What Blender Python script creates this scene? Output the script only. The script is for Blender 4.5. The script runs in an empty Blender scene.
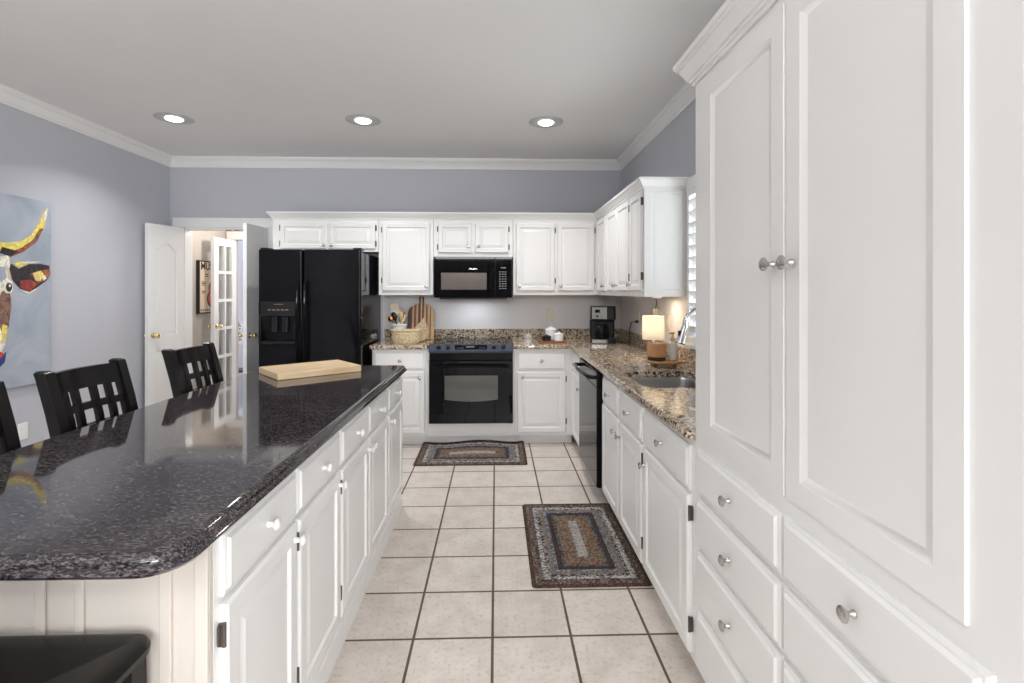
import bpy, bmesh, math, random
from mathutils import Matrix, Vector
random.seed(7)
R = math.radians
sc = bpy.context.scene
COL = sc.collection

# ------------------------------------------------------------------ camera, world, light, exposure
PSI = math.atan(16 / 512)
cam = bpy.data.cameras.new('camera'); cam.sensor_width = 36; cam.lens = 18.0
cam.shift_x = 0.0; cam.shift_y = -50.5 / 1024; cam.clip_start = 0.05
co = bpy.data.objects.new('camera', cam); COL.objects.link(co)
co.location = (0, 0, 1.40); co.rotation_euler = (R(90), 0, -PSI)
sc.camera = co
sc.view_settings.view_transform = 'Standard'; sc.view_settings.look = 'None'
sc.view_settings.gamma = 1; sc.view_settings.use_curve_mapping = False
sc.view_settings.exposure = 0.0
sc.cycles.max_bounces = 8; sc.cycles.diffuse_bounces = 5; sc.cycles.glossy_bounces = 4
sc.cycles.caustics_reflective = False; sc.cycles.caustics_refractive = False
sc.cycles.sample_clamp_indirect = 6.0
sc.cycles.use_denoising = True
w = bpy.data.worlds.new('world'); sc.world = w; w.use_nodes = True
wb = w.node_tree.nodes['Background']; wb.inputs[0].default_value = (0.80, 0.88, 1.0, 1); wb.inputs[1].default_value = 1.6


def light(name, kind, loc, rot, energy, color=(1, 1, 1), size=None, size_y=None, **k):
    d = bpy.data.lights.new(name, kind); d.energy = energy; d.color = color
    if kind == 'AREA':
        if size_y: d.shape = 'RECTANGLE'; d.size_y = size_y
        else: d.shape = 'DISK'
        d.size = size
    for a, v in k.items(): setattr(d, a, v)
    o = bpy.data.objects.new(name, d); COL.objects.link(o); o.location = loc; o.rotation_euler = rot
    return o


# added fill light behind the camera, aimed up to brighten the ceiling
light('ceiling_fill_light', 'AREA', (-1.2, -1.8, 1.7), (R(180), 0, 0), 108, (0.95, 0.98, 1.0), 1.2)
# two added fill lights behind the camera; daylight through the window over the sink
light('rear_fill_light', 'AREA', (-0.4, -3.82, 2.47), (R(90), 0, 0), 85, (0.93, 0.965, 1.0), 2.4, 0.44)
light('rear_fill_light', 'AREA', (1.7, -3.82, 1.5), (R(90), 0, 0), 215, (0.93, 0.965, 1.0), 1.7, 1.7)
light('sink_window_light', 'AREA', (1.42, 2.80, 1.56), (R(90), 0, R(90)), 20, (0.93, 0.96, 1.0), 1.0, 0.95)
light('far_room_light', 'AREA', (-2.6, 9.3, 1.6), (R(90), 0, R(180)), 45, (0.93, 0.95, 1.0), 1.6, 1.6)
CAN = [(x, y) for y in (4.05, -1.6) for x in (-2.495, -1.042, 0.396)]
for x, y in CAN:
    light('recessed_bulb_light', 'AREA', (x, y, 2.70), (0, 0, 0), 11.5, (0.985, 0.99, 1.0), 0.14, spread=R(130))
light('hall_fill_light', 'POINT', (-2.75, 6.0, 2.2), (0, 0, 0), 19, (1.0, 0.94, 0.86), shadow_soft_size=0.08)  # added fill to brighten the hall, without a fixture
light('table_lamp_bulb', 'POINT', (1.075, 3.47, 1.16), (0, 0, 0), 0.9, (1.0, 0.82, 0.58), shadow_soft_size=0.03)
light('microwave_task_light', 'AREA', (-0.2165, 5.02, 1.315), (0, 0, 0), 1.1, (0.86, 0.92, 1.0), 0.25, 0.08)
light('puck_bulb_light', 'AREA', (1.15, 3.63, 1.347), (0, 0, 0), 1.1, (1.0, 0.80, 0.55), 0.06)


# ------------------------------------------------------------------ materials
def nt(name):
    m = bpy.data.materials.new(name); m.use_nodes = True
    t = m.node_tree; b = t.nodes['Principled BSDF']
    return m, t, b


def N(t, kind, **k):
    n = t.nodes.new(kind)
    for a, v in k.items():
        if a.startswith('i_'):
            key = a[2:].replace('_', ' ')
            n.inputs[int(key) if key.isdigit() else key].default_value = v
        else: setattr(n, a, v)
    return n


def L(t, a, b): t.links.new(a, b)


def ramp(t, fac, stops, interp='LINEAR'):
    r = t.nodes.new('ShaderNodeValToRGB'); r.color_ramp.interpolation = interp
    e = r.color_ramp.elements
    while len(e) < len(stops): e.new(0.5)
    for k, (p, c) in enumerate(stops):
        e[k].position = p; e[k].color = (*c, 1)
    L(t, fac, r.inputs[0]); return r.outputs[0]


def srgb(*c): return tuple((x / 255 / 12.92) if x / 255 <= .04045 else ((x / 255 + .055) / 1.055) ** 2.4 for x in c)


def coat(name, col, rough=.4, metal=0, var=.06, scale=6, bump=0, bscale=60, spec=.5, clear=0, stretch=None):
    """plain coloured surface with slight noise in tone"""
    m, t, b = nt(name)
    tc = N(t, 'ShaderNodeTexCoord'); src = tc.outputs['Object']
    if stretch:
        mp = N(t, 'ShaderNodeMapping'); mp.inputs['Scale'].default_value = stretch; L(t, src, mp.inputs[0]); src = mp.outputs[0]
    n = N(t, 'ShaderNodeTexNoise', i_Scale=scale, i_Detail=4.0); L(t, src, n.inputs['Vector'])
    lo = tuple(max(0, c * (1 - var)) for c in col); hi = tuple(min(1, c * (1 + var)) for c in col)
    L(t, ramp(t, n.outputs[0], [(.3, lo), (.7, hi)]), b.inputs['Base Color'])
    b.inputs['Roughness'].default_value = rough; b.inputs['Metallic'].default_value = metal
    b.inputs['Specular IOR Level'].default_value = spec; b.inputs['Coat Weight'].default_value = clear
    if bump:
        n2 = N(t, 'ShaderNodeTexNoise', i_Scale=bscale, i_Detail=3.0); L(t, src, n2.inputs['Vector'])
        bp = N(t, 'ShaderNodeBump', i_Strength=bump, i_Distance=.002); L(t, n2.outputs[0], bp.inputs['Height']); L(t, bp.outputs[0], b.inputs['Normal'])
    return m


WHITE = coat('white_cabinet_paint', (.80, .79, .775), .32, var=.015, scale=3, bump=.05, bscale=25)
TRIM = coat('white_trim_paint', (.80, .795, .785), .35, var=.01)
PANEL = coat('cream_panel_shaded', (.62, .565, .505), .4, var=.02)  # cream, darkened to carry the shade under the worktop overhang
WALL = coat('blue_grey_wall_paint', srgb(187, 188, 195), .6, var=.015, scale=2, bump=.04, bscale=180)
SPLASHW = coat('lightened_wall_zone', srgb(222, 219, 219), .55, var=.015, scale=2)
HALLW = coat('greige_wall_paint', srgb(196, 188, 180), .6, var=.015)
FARW = coat('pale_blue_wall_paint', srgb(222, 224, 236), .6, var=.01)
REARW = coat('dim_reflection_wall', (.10, .085, .075), .7)  # unseen rear wall, coloured dark to dim reflections in the black appliances
CEIL = coat('ceiling_paint', (.80, .80, .79), .7, var=.01, scale=2)
BLACKG = coat('black_gloss_enamel', (.005, .005, .006), .07, var=.2, spec=.13)
BLACKP = coat('black_plastic', (.009, .009, .010), .3, var=.2, spec=.3)
BLACKGL = coat('black_glass', (.003, .003, .004), .03, var=.2, spec=.22)
OVENWIN = coat('oven_window_glass', (.08, .078, .068), .05, var=.1, spec=.7)
MICROWIN = coat('microwave_window_mesh', (.13, .105, .095), .12, var=.12, scale=300, spec=.6)
RANGEP = coat('dark_blue_steel', (.085, .10, .14), .25, .6, var=.1, stretch=(1, 1, 60))
LACQ = coat('black_lacquer_wood', (.005, .004, .004), .24, var=.3, scale=10, spec=.22)
NICKEL = coat('brushed_nickel', (.55, .54, .52), .25, 1, var=.05)
CHROME = coat('brushed_chrome', (.62, .63, .65), .16, 1, var=.04)
STEEL = coat('stainless_steel', (.60, .60, .59), .28, 1, var=.05, scale=8, stretch=(1, 30, 30))
DSTEEL = coat('dark_stainless_steel', (.30, .295, .29), .22, 1, var=.05, scale=8, stretch=(30, 30, 1))
BRASS = coat('polished_brass', (.75, .58, .30), .22, 1, var=.06)
BRONZE = coat('dark_bronze', (.10, .082, .072), .4, .5, var=.15)
CERAM = coat('white_ceramic', (.80, .80, .79), .15, var=.01)
BLACKC = coat('black_ceramic', (.012, .012, .02), .2, var=.1)
IVORY = coat('ivory_plastic', (.72, .66, .54), .4, var=.02)
WICK = None
SPOON = coat('beech_wood', srgb(205, 170, 125), .5, var=.12, scale=12, stretch=(1, 1, .15))
DSPOON = coat('brown_wood', srgb(140, 88, 50), .5, var=.12, scale=12, stretch=(1, 1, .15))
CREAMP = coat('cream_silicone', srgb(226, 214, 192), .5, var=.03)
COPPER = coat('copper_metal', srgb(200, 120, 80), .25, 1, var=.05)
TRAYW = coat('reddish_tray_wood', srgb(150, 88, 48), .45, var=.2, scale=10, stretch=(.15, 1, 1))
RISER = coat('worn_tan_wood', srgb(170, 130, 85), .5, var=.25, scale=14, stretch=(.2, 1, 1))
AMBER = coat('amber_candle_glass', srgb(196, 146, 100), .12, var=.15, scale=8, spec=.6)
CANDLEB = coat('dark_candle_base', (.02, .013, .01), .3, var=.1)
WAX = coat('ivory_wax', srgb(230, 214, 190), .6, var=.03)
PUMP = coat('tan_pump_plastic', srgb(196, 168, 130), .35, var=.03)
CHERRY = coat('dark_console_wood', (.03, .02, .016), .35, var=.2)
LATCH = coat('dark_catch_metal', (.05, .045, .04), .5, .5)
PAGE = coat('poster_cream_paper', srgb(226, 205, 180), .6, var=.04)
INK = coat('poster_black_ink', (.012, .010, .010), .5)
ORANGE = coat('sunburst_orange', srgb(196, 84, 26), .4, var=.35, scale=9)
REDB = coat('sunburst_red', srgb(120, 20, 12), .4, var=.2, scale=9)


def glass(name, tint=(1, 1, 1), fac=.12):
    m = bpy.data.materials.new(name); m.use_nodes = True; t = m.node_tree; t.nodes.clear()
    o = N(t, 'ShaderNodeOutputMaterial'); tr = N(t, 'ShaderNodeBsdfTransparent'); tr.inputs[0].default_value = (*tint, 1)
    g = N(t, 'ShaderNodeBsdfGlossy', i_Roughness=.02); mx = N(t, 'ShaderNodeMixShader')
    lw = N(t, 'ShaderNodeLayerWeight', i_Blend=.5); pw = N(t, 'ShaderNodeMath', operation='POWER', i_1=4.0); L(t, lw.outputs['Facing'], pw.inputs[0])
    fr = N(t, 'ShaderNodeMath', operation='MULTIPLY_ADD', i_1=.7, i_2=.035); L(t, pw.outputs[0], fr.inputs[0]); L(t, fr.outputs[0], mx.inputs[0])
    L(t, tr.outputs[0], mx.inputs[1]); L(t, g.outputs[0], mx.inputs[2]); L(t, mx.outputs[0], o.inputs[0])
    return m


PANE = glass('window_glass', (.94, .96, .96))
SOAPG = coat('pearly_bottle_plastic', srgb(214, 206, 194), .2, var=.03)


def emis(name, col, s, base=(.8, .8, .8)):
    m, t, b = nt(name)
    tc = N(t, 'ShaderNodeTexCoord'); n = N(t, 'ShaderNodeTexNoise', i_Scale=3.0); L(t, tc.outputs['Object'], n.inputs['Vector'])
    L(t, ramp(t, n.outputs[0], [(0, tuple(c * .95 for c in col)), (1, col)]), b.inputs['Emission Color'])
    b.inputs['Emission Strength'].default_value = s
    b.inputs['Base Color'].default_value = (*base, 1); return m


RINGM = coat('ring_shade_grey', (.5, .5, .5), .4)  # grey stands in for the shade inside the recessed baffle
BULB = emis('lit_bulb_lens', (1, .98, .95), 9)


def shade_mat():
    m = bpy.data.materials.new('white_linen_lampshade'); m.use_nodes = True; t = m.node_tree; b = t.nodes['Principled BSDF']
    tc = N(t, 'ShaderNodeTexCoord'); n = N(t, 'ShaderNodeTexNoise', i_Scale=90.0); L(t, tc.outputs['Object'], n.inputs['Vector'])
    c = ramp(t, n.outputs[0], [(.3, (.88, .84, .76)), (.7, (.95, .92, .86))]); L(t, c, b.inputs['Base Color'])
    b.inputs['Roughness'].default_value = .8
    tl = N(t, 'ShaderNodeBsdfTranslucent'); L(t, c, tl.inputs[0])
    mx = N(t, 'ShaderNodeMixShader', i_Fac=.45); o = t.nodes['Material Output']
    L(t, b.outputs[0], mx.inputs[1]); L(t, tl.outputs[0], mx.inputs[2]); L(t, mx.outputs[0], o.inputs[0]); return m


SHADE = shade_mat()


def tile_mat():
    m, t, b = nt('beige_ceramic_tile')
    tc = N(t, 'ShaderNodeTexCoord'); mp = N(t, 'ShaderNodeMapping'); mp.inputs['Location'].default_value = (.014 + .318 * 40, -2.07 + .318 * 40, 0)
    L(t, tc.outputs['Object'], mp.inputs[0])
    br = N(t, 'ShaderNodeTexBrick', offset=0.0, squash=1.0)
    br.inputs['Scale'].default_value = 1; br.inputs['Brick Width'].default_value = .318; br.inputs['Row Height'].default_value = .318
    br.inputs['Mortar Size'].default_value = .0062; br.inputs['Mortar Smooth'].default_value = .25; br.inputs['Bias'].default_value = 0
    br.inputs['Color1'].default_value = (*srgb(212, 202, 194), 1); br.inputs['Color2'].default_value = (*srgb(219, 210, 202), 1)
    br.inputs['Mortar'].default_value = (*srgb(98, 83, 70), 1)
    L(t, mp.outputs[0], br.inputs['Vector'])
    n = N(t, 'ShaderNodeTexNoise', i_Scale=7.0, i_Detail=8.0, i_Roughness=.7); L(t, tc.outputs['Object'], n.inputs['Vector'])
    n2 = N(t, 'ShaderNodeTexNoise', i_Scale=55.0, i_Detail=3.0); L(t, tc.outputs['Object'], n2.inputs['Vector'])
    c1 = ramp(t, n.outputs[0], [(.28, (.78, .755, .72)), (.62, (1, 1, 1))])
    c2 = ramp(t, n2.outputs[0], [(.33, (.62, .57, .52)), (.45, (1, 1, 1))])
    m1 = N(t, 'ShaderNodeMixRGB', blend_type='MULTIPLY', i_Fac=1.0); L(t, br.outputs[0], m1.inputs[1]); L(t, c1, m1.inputs[2])
    m2 = N(t, 'ShaderNodeMixRGB', blend_type='MULTIPLY', i_Fac=.42); L(t, m1.outputs[0], m2.inputs[1]); L(t, c2, m2.inputs[2])
    L(t, m2.outputs[0], b.inputs['Base Color'])
    L(t, ramp(t, br.outputs['Fac'], [(0, (.33,) * 3), (1, (.8,) * 3)]), b.inputs['Roughness'])
    inv = N(t, 'ShaderNodeMath', operation='SUBTRACT', i_0=1.0); L(t, br.outputs['Fac'], inv.inputs[1])
    bp = N(t, 'ShaderNodeBump', i_Strength=.5, i_Distance=.003); L(t, inv.outputs[0], bp.inputs['Height']); L(t, bp.outputs[0], b.inputs['Normal'])
    return m


TILE = tile_mat()


def granite(name, stops, scale, rough, vein=None):
    m, t, b = nt(name)
    tc = N(t, 'ShaderNodeTexCoord')
    n = N(t, 'ShaderNodeTexNoise', i_Scale=scale, i_Detail=8.0, i_Roughness=.75, i_Distortion=.2); L(t, tc.outputs['Object'], n.inputs['Vector'])
    v = N(t, 'ShaderNodeTexVoronoi', i_Scale=scale * 1.6); L(t, tc.outputs['Object'], v.inputs['Vector'])
    hs = N(t, 'ShaderNodeSeparateColor'); L(t, v.outputs['Color'], hs.inputs[0])
    mx = N(t, 'ShaderNodeMath', operation='MULTIPLY_ADD', i_1=.34); L(t, hs.outputs[0], mx.inputs[0])
    sc2 = N(t, 'ShaderNodeMath', operation='MULTIPLY', i_1=.72); L(t, n.outputs[0], sc2.inputs[0]); L(t, sc2.outputs[0], mx.inputs[2])
    c = ramp(t, mx.outputs[0], stops); L(t, c, b.inputs['Base Color'])
    b.inputs['Roughness'].default_value = rough; b.inputs['Specular IOR Level'].default_value = .6
    return m


GRAN = granite('brown_speckled_granite', [(.30, srgb(28, 23, 21)), (.41, srgb(84, 70, 60)), (.49, srgb(150, 130, 108)), (.58, srgb(190, 173, 150)), (.70, srgb(218, 206, 188)), (.82, srgb(128, 104, 82))], 58, .06)
def dark_granite():
    m, t, b = nt('dark_blue_grey_granite'); tc = N(t, 'ShaderNodeTexCoord'); mp = N(t, 'ShaderNodeMapping'); mp.inputs['Scale'].default_value = (.55, 1.3, 1.3); L(t, tc.outputs['Object'], mp.inputs[0])
    n = N(t, 'ShaderNodeTexNoise', i_Scale=150.0, i_Detail=3.0, i_Roughness=.7, i_Distortion=.3); L(t, mp.outputs[0], n.inputs['Vector'])
    n2 = N(t, 'ShaderNodeTexNoise', i_Scale=6.0, i_Detail=4.0); L(t, tc.outputs['Object'], n2.inputs['Vector'])
    vo = N(t, 'ShaderNodeTexVoronoi', i_Scale=270.0); L(t, mp.outputs[0], vo.inputs['Vector']); vs_ = N(t, 'ShaderNodeSeparateColor'); L(t, vo.outputs['Color'], vs_.inputs[0])
    ad = N(t, 'ShaderNodeMath', operation='MULTIPLY_ADD', i_1=.40); L(t, vs_.outputs[0], ad.inputs[0])
    hf = N(t, 'ShaderNodeMath', operation='MULTIPLY', i_1=.62); L(t, n.outputs[0], hf.inputs[0]); L(t, hf.outputs[0], ad.inputs[2])
    a = ramp(t, ad.outputs[0], [(.30, srgb(24, 21, 21)), (.48, srgb(54, 50, 52)), (.60, srgb(80, 74, 77)), (.72, srgb(112, 101, 98)), (.84, srgb(140, 128, 122))])
    q = ramp(t, n2.outputs[0], [(.35, (.80, .80, .86)), (.65, (1, 1, 1))])
    mx = N(t, 'ShaderNodeMixRGB', blend_type='MULTIPLY', i_Fac=1.0); L(t, a, mx.inputs[1]); L(t, q, mx.inputs[2]); L(t, mx.outputs[0], b.inputs['Base Color'])
    b.inputs['Roughness'].default_value = .05; b.inputs['Specular IOR Level'].default_value = .5; return m


DGRAN = dark_granite()


def wood_mat(name, a, bcol, sc_=(1.2, 14, 14), rough=.45):
    m, t, b = nt(name); tc = N(t, 'ShaderNodeTexCoord'); mp = N(t, 'ShaderNodeMapping'); mp.inputs['Scale'].default_value = sc_
    L(t, tc.outputs['Object'], mp.inputs[0]); n = N(t, 'ShaderNodeTexNoise', i_Scale=3.0, i_Detail=7.0, i_Roughness=.6, i_Distortion=.4); L(t, mp.outputs[0], n.inputs['Vector'])
    L(t, ramp(t, n.outputs[0], [(.3, a), (.7, bcol)]), b.inputs['Base Color']); b.inputs['Roughness'].default_value = rough; return m


MAPLE = wood_mat('pale_maple_wood', srgb(206, 176, 134), srgb(228, 204, 168))


def stripe_mat():
    m, t, b = nt('striped_board_wood'); tc = N(t, 'ShaderNodeTexCoord'); s = N(t, 'ShaderNodeSeparateXYZ'); L(t, tc.outputs['Object'], s.inputs[0])
    k = N(t, 'ShaderNodeMath', operation='MULTIPLY_ADD', i_1=1 / .26, i_2=.5); L(t, s.outputs[0], k.inputs[0])
    D, M_, T = srgb(92, 52, 32), srgb(130, 82, 50), srgb(206, 168, 122)
    c = ramp(t, k.outputs[0], [(0, D), (.16, T), (.22, M_), (.31, T), (.38, D), (.47, T), (.53, D), (.60, T), (.68, M_), (.74, T), (.83, M_), (.87, T)], 'CONSTANT')
    n = N(t, 'ShaderNodeTexNoise', i_Scale=30.0, i_Detail=4.0); L(t, tc.outputs['Object'], n.inputs['Vector'])
    mx = N(t, 'ShaderNodeMixRGB', blend_type='MULTIPLY', i_Fac=.5); L(t, c, mx.inputs[1]); L(t, ramp(t, n.outputs[0], [(.3, (.7,) * 3), (.7, (1,) * 3)]), mx.inputs[2])
    L(t, mx.outputs[0], b.inputs['Base Color']); b.inputs['Roughness'].default_value = .45; return m


STRIPE = stripe_mat()


def weave_mat(name, a, c, scale=60):
    m, t, b = nt(name); tc = N(t, 'ShaderNodeTexCoord')
    v = N(t, 'ShaderNodeTexVoronoi', i_Scale=scale); L(t, tc.outputs['Object'], v.inputs['Vector'])
    L(t, ramp(t, v.outputs['Distance'], [(.15, a), (.65, c)]), b.inputs['Base Color']); b.inputs['Roughness'].default_value = .7
    bp = N(t, 'ShaderNodeBump', i_Strength=.8, i_Distance=.004, invert=True); L(t, v.outputs['Distance'], bp.inputs['Height']); L(t, bp.outputs[0], b.inputs['Normal'])
    return m


WICK = weave_mat('pale_wicker', srgb(240, 228, 196), srgb(190, 168, 126), 85)
LEAFW = weave_mat('beige_seagrass', srgb(216, 198, 168), srgb(160, 134, 102), 110)


def rug_mat(hx, hy, name):
    """concentric braids: colour by the distance from the rug's edge"""
    m, t, b = nt(name); tc = N(t, 'ShaderNodeTexCoord'); s = N(t, 'ShaderNodeSeparateXYZ'); L(t, tc.outputs['Object'], s.inputs[0])
    ds = []
    for k, h in ((0, hx), (1, hy)):
        a = N(t, 'ShaderNodeMath', operation='ABSOLUTE'); L(t, s.outputs[k], a.inputs[0])
        d = N(t, 'ShaderNodeMath', operation='SUBTRACT', i_0=h); L(t, a.outputs[0], d.inputs[1]); ds.append(d)
    mn = N(t, 'ShaderNodeMath', operation='MINIMUM'); L(t, ds[0].outputs[0], mn.inputs[0]); L(t, ds[1].outputs[0], mn.inputs[1])
    q = N(t, 'ShaderNodeMath', operation='MULTIPLY', i_1=1 / .30); L(t, mn.outputs[0], q.inputs[0])
    BR, DK, GY, WH, TN, BL, GO = srgb(100, 78, 68), srgb(70, 60, 58), srgb(118, 110, 108), srgb(162, 156, 152), srgb(138, 124, 112), srgb(98, 104, 114), srgb(132, 117, 102)
    A = ramp(t, q.outputs[0], [(0, BR), (.07, srgb(98, 76, 64)), (.14, GY), (.20, srgb(188, 182, 176)), (.28, srgb(150, 146, 142)), (.34, TN), (.41, BL), (.48, DK), (.57, BL), (.62, GO), (.80, TN), (.87, srgb(176, 170, 164))], 'CONSTANT')
    B = ramp(t, q.outputs[0], [(0, DK), (.07, TN), (.14, DK), (.20, GY), (.28, DK), (.34, GY), (.41, srgb(150, 150, 150)), (.48, srgb(88, 64, 52)), (.57, DK), (.62, srgb(116, 84, 62)), (.80, srgb(110, 84, 66)), (.87, srgb(150, 144, 138))], 'CONSTANT')
    v = N(t, 'ShaderNodeTexVoronoi', i_Scale=95.0); L(t, tc.outputs['Object'], v.inputs['Vector'])
    h = N(t, 'ShaderNodeSeparateColor'); L(t, v.outputs['Color'], h.inputs[0])
    st = N(t, 'ShaderNodeMath', operation='GREATER_THAN', i_1=.60); L(t, h.outputs[0], st.inputs[0])
    mx = N(t, 'ShaderNodeMixRGB'); L(t, st.outputs[0], mx.inputs[0]); L(t, A, mx.inputs[1]); L(t, B, mx.inputs[2])
    dk = N(t, 'ShaderNodeMixRGB', blend_type='MULTIPLY', i_Fac=.6); L(t, mx.outputs[0], dk.inputs[1])
    L(t, ramp(t, v.outputs['Distance'], [(.25, (1,) * 3), (.75, (.35,) * 3)]), dk.inputs[2])
    L(t, dk.outputs[0], b.inputs['Base Color']); b.inputs['Roughness'].default_value = .95; b.inputs['Specular IOR Level'].default_value = .1
    bp = N(t, 'ShaderNodeBump', i_Strength=.9, i_Distance=.004, invert=True); L(t, v.outputs['Distance'], bp.inputs['Height']); L(t, bp.outputs[0], b.inputs['Normal'])
    return m


def paintm(name, c, c2=None, scale=14):
    m, t, b = nt(name); tc = N(t, 'ShaderNodeTexCoord'); n = N(t, 'ShaderNodeTexNoise', i_Scale=scale, i_Detail=5.0, i_Distortion=1.2); L(t, tc.outputs['Object'], n.inputs['Vector'])
    c2 = c2 or tuple(x * .7 for x in c)
    mid = tuple((x + y) / 2 for x, y in zip(c, c2)); lt = tuple(min(1, x * 1.35 + .03) for x in c)
    st = [(.34, c2), (.44, c), (.50, lt), (.56, c), (.66, mid)] if scale > 5 else [(.35, c), (.65, c2)]
    L(t, ramp(t, n.outputs[0], st), b.inputs['Base Color']); b.inputs['Roughness'].default_value = .45; return m


# ------------------------------------------------------------------ mesh helpers
def box(bm, x0, x1, y0, y1, z0, z1, bev=0, seg=2, M=None):
    vs = [bm.verts.new((x, y, z)) for z in (z0, z1) for y in (y0, y1) for x in (x0, x1)]
    fs = [bm.faces.new([vs[i] for i in q]) for q in ((0, 2, 3, 1), (4, 5, 7, 6), (0, 1, 5, 4), (2, 6, 7, 3), (0, 4, 6, 2), (1, 3, 7, 5))]
    allv = vs
    if bev:
        r = bmesh.ops.bevel(bm, geom=list({e for f in fs for e in f.edges}), offset=bev, segments=seg, affect='EDGES', profile=.5)
        allv = list({v for f in r['faces'] for v in f.verts} | {v for v in vs if v.is_valid})
    if M is not None: bmesh.ops.transform(bm, matrix=M, verts=allv)
    return allv


def loops(bm, ls, cap0=True, cap1=True, M=None):
    rows = [[bm.verts.new(p if M is None else M @ Vector(p)) for p in l] for l in ls]
    n = len(ls[0])
    for a, b in zip(rows, rows[1:]):
        for i in range(n): bm.faces.new((a[i], a[(i + 1) % n], b[(i + 1) % n], b[i]))
    if cap0: bm.faces.new(rows[0][::-1])
    if cap1: bm.faces.new(rows[-1])
    return rows


def lathe(bm, prof, seg=24, M=None, cap0=True, cap1=True, sx=1, sy=1):
    return loops(bm, [[(r * sx * math.cos(2 * math.pi * i / seg), r * sy * math.sin(2 * math.pi * i / seg), z) for i in range(seg)] for r, z in prof], cap0, cap1, M)


def tube(bm, pts, r, seg=8, caps=True):
    pts = [Vector(p) for p in pts]; n = len(pts); rs = r if isinstance(r, (list, tuple)) else [r] * n
    up = None; ls = []
    for i, p in enumerate(pts):
        d = (pts[min(i + 1, n - 1)] - pts[max(i - 1, 0)]).normalized()
        if up is None: up = d.orthogonal().normalized()
        up = (up - d * up.dot(d)).normalized(); s = d.cross(up)
        ls.append([p + (up * math.cos(2 * math.pi * k / seg) + s * math.sin(2 * math.pi * k / seg)) * rs[i] for k in range(seg)])
    loops(bm, ls, caps, caps)


def rrect(x0, x1, y0, y1, r, n=5):
    out = []
    for cx, cy, a0 in ((x1 - r, y0 + r, -90), (x1 - r, y1 - r, 0), (x0 + r, y1 - r, 90), (x0 + r, y0 + r, 180)):
        for k in range(n + 1):
            a = R(a0 + 90 * k / n); out.append((cx + r * math.cos(a), cy + r * math.sin(a)))
    return out


def rrect4(x0, x1, y0, y1, rs, n=8):
    out = []
    for r, sx, sy, a0 in zip(rs, (1, 1, -1, -1), (-1, 1, 1, -1), (-90, 0, 90, 180)):
        cx = (x1 if sx > 0 else x0) - sx * r; cy = (y1 if sy > 0 else y0) - sy * r
        for k in range(n + 1):
            a = R(a0 + 90 * k / n); out.append((cx + r * math.cos(a), cy + r * math.sin(a)))
    return out


def offset(poly, d):
    """inset a CCW polygon by d with mitred corners"""
    n = len(poly); out = []
    for i in range(n):
        p0, p1, p2 = Vector(poly[i - 1]), Vector(poly[i]), Vector(poly[(i + 1) % n])
        e1 = (p1 - p0).normalized(); e2 = (p2 - p1).normalized()
        n1 = Vector((-e1.y, e1.x)); n2 = Vector((-e2.y, e2.x)); b = n1 + n2
        b = b / max(.3, b.dot(n1)) if b.length > 1e-6 else n1
        out.append(tuple(p1 + b * d))
    return out


def fill(bm, rings, flip=False):
    es = []
    for ring in rings:
        for i in range(len(ring)):
            a, b = ring[i], ring[(i + 1) % len(ring)]
            es.append(bm.edges.get((a, b)) or bm.edges.new((a, b)))
    bmesh.ops.triangle_fill(bm, use_beauty=False, edges=es)


def slab(bm, outline, prof, holes=(), M=None):
    """outline CCW; prof = [(inset, z)...] from bottom to top; holes straight through"""
    f = (lambda p: p) if M is None else (lambda p: M @ Vector(p))
    rows = []
    if len(prof) > 2 and prof[-1][1] != prof[-2][1] and prof[-1][0] > .002 and not holes: prof = list(prof) + [(prof[-1][0] + .002, prof[-1][1])]
    for d, z in prof:
        pts = offset(outline, d) if d else outline
        rows.append([bm.verts.new(f((p[0], p[1], z))) for p in pts])
    n = len(outline)
    for a, b in zip(rows, rows[1:]):
        for i in range(n): bm.faces.new((a[i], a[(i + 1) % n], b[(i + 1) % n], b[i]))
    hb, ht = [], []
    for h in holes:
        a = [bm.verts.new(f((p[0], p[1], prof[0][1]))) for p in h]; b = [bm.verts.new(f((p[0], p[1], prof[-1][1]))) for p in h]
        for i in range(len(h)): bm.faces.new((a[i], b[i], b[(i + 1) % len(h)], a[(i + 1) % len(h)]))
        hb.append(a); ht.append(b)
    if holes:
        fill(bm, [rows[0]] + hb); fill(bm, [rows[-1]] + ht)
    else:
        bm.faces.new(rows[0][::-1]); bm.faces.new(rows[-1])


def sweep(bm, path, prof, caps=True):
    """profile (offset to the left of the path, z) swept along a horizontal polyline with mitred corners"""
    n = len(path); ls = []
    for i in range(n):
        p = Vector(path[i])
        e1 = (p - Vector(path[i - 1])).normalized() if i else None
        e2 = (Vector(path[i + 1]) - p).normalized() if i < n - 1 else None
        n1 = Vector((-e1.y, e1.x)) if e1 else None; n2 = Vector((-e2.y, e2.x)) if e2 else None
        if n1 and n2: b = n1 + n2; b = b / b.dot(n1)
        else: b = n1 or n2
        ls.append([(p.x + b.x * o, p.y + b.y * o, z) for o, z in prof])
    loops(bm, ls, caps, caps)


def fin(bm, name, mat, parent=None, loc=(0, 0, 0), rot=(0, 0, 0), ang=35, recalc=True):
    if recalc: bmesh.ops.recalc_face_normals(bm, faces=bm.faces)
    me = bpy.data.meshes.new(name); bm.to_mesh(me); bm.free()
    for m in (mat if isinstance(mat, (list, tuple)) else [mat]): me.materials.append(m)
    me.polygons.foreach_set('use_smooth', [True] * len(me.polygons)); me.set_sharp_from_angle(angle=R(ang))
    o = place(me, name, parent, loc, rot)
    wm = o.modifiers.new('weighted_normals', 'WEIGHTED_NORMAL'); wm.keep_sharp = True; wm.weight = 90
    return o


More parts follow.
